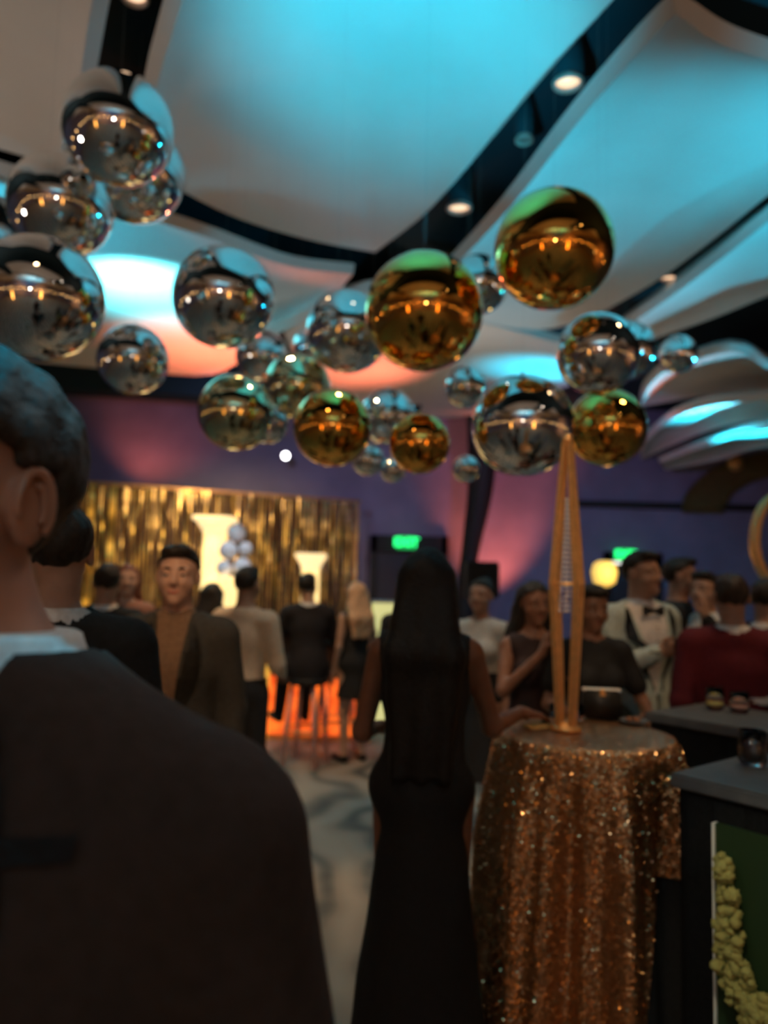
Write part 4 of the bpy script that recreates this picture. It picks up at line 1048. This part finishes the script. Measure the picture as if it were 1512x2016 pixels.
# ------------------------------------------------------------------ people
def at_ground(px, Y):
    p = atY(px, 1140 + (px - 756) * .026, Y); return (p.x, p.y)
DK = (.022, .021, .022)
person('person', 'near man in a dark brown dinner jacket, head turned away to the left', (-.335, .66), -.2, 1.80, yaw=-.15, hoff=(-.045, .0, -.018), collar_h=.074, neck_r=.080, volume=.008, vw=.035, wide=1.13, drop=.036, skin_col=(.36, .18, .12), hair_col=(.030, .026, .024),
       top_col=(.030, .020, .017), lapel=(.008, .009, .012), shirt_col=(.62, .66, .66), h=.0055, beard=True, pocket=1.38, collar=True, tie='bow')
person('person', 'smiling man in a dark grey suit and tan turtleneck facing the camera', at_ground(352, 3.0), .05, 1.71, yaw=.05, skin_col=(.58, .33, .24), top_col=(.050, .045, .038), lapel=(.035, .031, .027),
       shirt_col=(.20, .115, .07), collar='turtle', vw=.05, smile=True, h=.007, leg_col=(.03, .028, .026))
person('person', 'man in a black jacket seen from behind, just right of the near man\'s ear', at_ground(112, 1.95), PI + .4, 1.77, skin_col=(.40, .22, .15), top_col=(.014, .015, .016), vneck=False, h=.009)
person('person', 'man in a cream shirt and dark trousers seen from behind, right of the smiling man', at_ground(487, 4.9), PI - .35, 1.66, skin_col=(.32, .17, .11), top='shirt', top_col=(.62, .47, .34), leg_col=DK, belt=True, collar=True,
       armR=((-.05, -.04, -.28), (.02, -.24, -.36)), armL=((.07, -.02, -.28), (.02, -.24, -.34)))
person('person', 'man in a dark suit sitting on a bar stool before the orange bar', at_ground(612, 6.75), PI + .35, 1.76, sit=.74, yaw=-.5, skin_col=(.40, .22, .15), top_col=(.020, .017, .019), vneck=False,
       armL=((.10, -.06, -.26), (.06, -.28, -.30)), armR=((-.10, -.06, -.26), (-.05, -.28, -.30)), lean=(0, -.15))
person('person', 'woman with long blonde hair in a short black dress standing by the orange bar', at_ground(703, 6.9), PI + .5, 1.57, 'f', skin_col=(.55, .33, .24), hair_col=(.80, .48, .28), hair='long', top='shirt', top_col=DK, leg='skirt', leg_col=DK, skirt=.62, sleeves=False,
       armR=((-.07, -.02, -.27), (-.05, -.24, -.22)))
person('person', 'woman with very long black hair in a black sleeveless top and long skirt, back turned', (.155, 2.62), PI - .12, 1.71, 'f', skin_col=(.19, .080, .045), hair_col=(.007, .006, .006), hair='very_long', top='shirt', top_col=(.013, .013, .014),
       leg='skirt', leg_col=(.010, .010, .011), skirt=.03, sleeves=False, h=.007, wide=1.02, armR=((-.075, -.10, -.255), (-.185, -.31, -.235), (-.12, -.06, -.02)), palmR=(0, 0, -1), armL=((.06, -.03, -.28), (.03, -.23, -.30)))
person('person', 'woman in a white blouse behind the long haired woman\'s shoulder, head turned aside', at_ground(948, 5.0), -.5, 1.62, 'f', skin_col=(.40, .20, .13), hair='bun', top='shirt', top_col=(.55, .47, .40), leg='skirt', leg_col=DK, sleeves='short', skirt=.4)
person('person', 'woman in a dark dress raising a hand to her mouth left of the gold stand', at_ground(1052, 3.95), .2, 1.61, 'f', skin_col=(.26, .12, .075), top='shirt', top_col=(.03, .014, .014), leg='skirt', leg_col=DK, skirt=.4, sleeves=False, hair='long', pitch=.15,
       armR=((-.07, -.14, -.22), (.11, -.24, -.01), (.03, .02, .1)), armL=((.08, -.10, -.24), (-.02, -.25, -.16)))
person('person', 'person in a black short sleeved top behind the gold stand, bare arm at right', at_ground(1165, 3.75), .15, 1.60, 'f', skin_col=(.24, .11, .065), top='shirt', top_col=(.013, .012, .012), leg='skirt', leg_col=DK, skirt=.4, sleeves='short', hair='short', pitch=.2, wide=1.12,
       armL=((.10, -.06, -.26), (.02, -.27, -.28)), armR=((-.08, -.06, -.26), (-.02, -.27, -.28)))
tux = person('person', 'man in a pale mint dinner jacket with black lapels and bow tie holding a drink', at_ground(1262, 4.2), .35, 1.79, yaw=.35, skin_col=(.40, .22, .15), top_col=(.46, .52, .47), lapel=(.012, .012, .014), tie='bow', shirt_col=(.72, .66, .62), leg_col=(.16, .14, .10), collar=True, belt=True,
       h=.007, armR=((-.10, -.05, -.265), (.10, -.25, -.15), (.10, -.03, .03)), curlR=.75, palmR=(0, -1, 0), armL=((.06, .02, -.285), (.09, -.10, -.53)))
person('person', 'dark haired man in a black shirt behind the mint jacket man, looking right', at_ground(1338, 5.0), 1.2, 1.79, skin_col=(.36, .18, .12), top='shirt', top_col=(.016, .014, .014), collar=True)
person('person', 'man in a black jacket with a white collar left of the maroon jacket', at_ground(1388, 4.75), -.9, 1.70, skin_col=(.42, .24, .17), top_col=(.018, .016, .017), collar=True, armL=((.08, -.16, -.2), (-.06, -.25, .08), (0, 0, .1)))
person('person', 'man in a maroon jacket seen from behind at the far bar', at_ground(1440, 3.72), PI - .3, 1.67, skin_col=(.36, .19, .13), hair_col=(.035, .022, .016), top_col=(.12, .012, .018), vneck=False, collar=True, wide=1.08)
person('person', 'man in a dark jacket at the right edge, beyond the maroon jacket', at_ground(1508, 4.3), 2.4, 1.66, skin_col=(.42, .22, .15), top_col=(.02, .016, .018), vneck=False, collar=True)
person('person', 'dark haired man in a black jacket, back turned, under the gold curtain at left', at_ground(212, 4.6), PI + .2, 1.65, skin_col=(.40, .22, .15), top_col=(.014, .015, .017), vneck=False, collar=True)
person('person', 'dark haired person low between the smiling man and the cream shirt', at_ground(420, 6.0), PI, 1.54, 'f', skin_col=(.40, .22, .15), top='shirt', top_col=DK, leg='skirt', leg_col=DK, hair='long')
person('person', 'dark haired person behind the yellow plinth, left of the long haired woman', at_ground(798, 6.6), .6, 1.56, skin_col=(.30, .14, .09), top_col=(.02, .016, .018), collar=True)
person('person', 'woman with auburn hair left of the smiling man, before the gold curtain', at_ground(252, 5.6), .3, 1.66, 'f', skin_col=(.52, .30, .22), hair_col=(.16, .05, .025), hair='long', top='shirt', top_col=(.30, .14, .10), leg='skirt', leg_col=DK, sleeves='short')
# the drink in the mint jacket man's hand
bpy.context.view_layer.update()
wv = tux.matrix_world @ Vector(tux['_wr'][3:6]); hv = (tux.matrix_world.to_3x3() @ Vector((.10, -.03, .03))).normalized()
g = wv + hv * .085 + (tux.matrix_world.to_3x3() @ Vector((0, -1, 0))) * .045
t = thing('highball_glass', g - Vector((0, 0, .05)), 'short glass of amber drink in the mint jacket man\'s hand', 'glass')
from_bm('glass', lathe(B(), [(.0001, 0), (.028, 0), (.031, .10), (.029, .10), (.026, .006), (.0001, .006)], 20), M['glass'], t, True)
from_bm('drink', lathe(B(), [(.0001, .007), (.0255, .007), (.027, .055), (.0001, .055)], 20), M['rose'], t, True)
for o in bpy.data.objects:
    if '_wr' in o: del o['_wr']
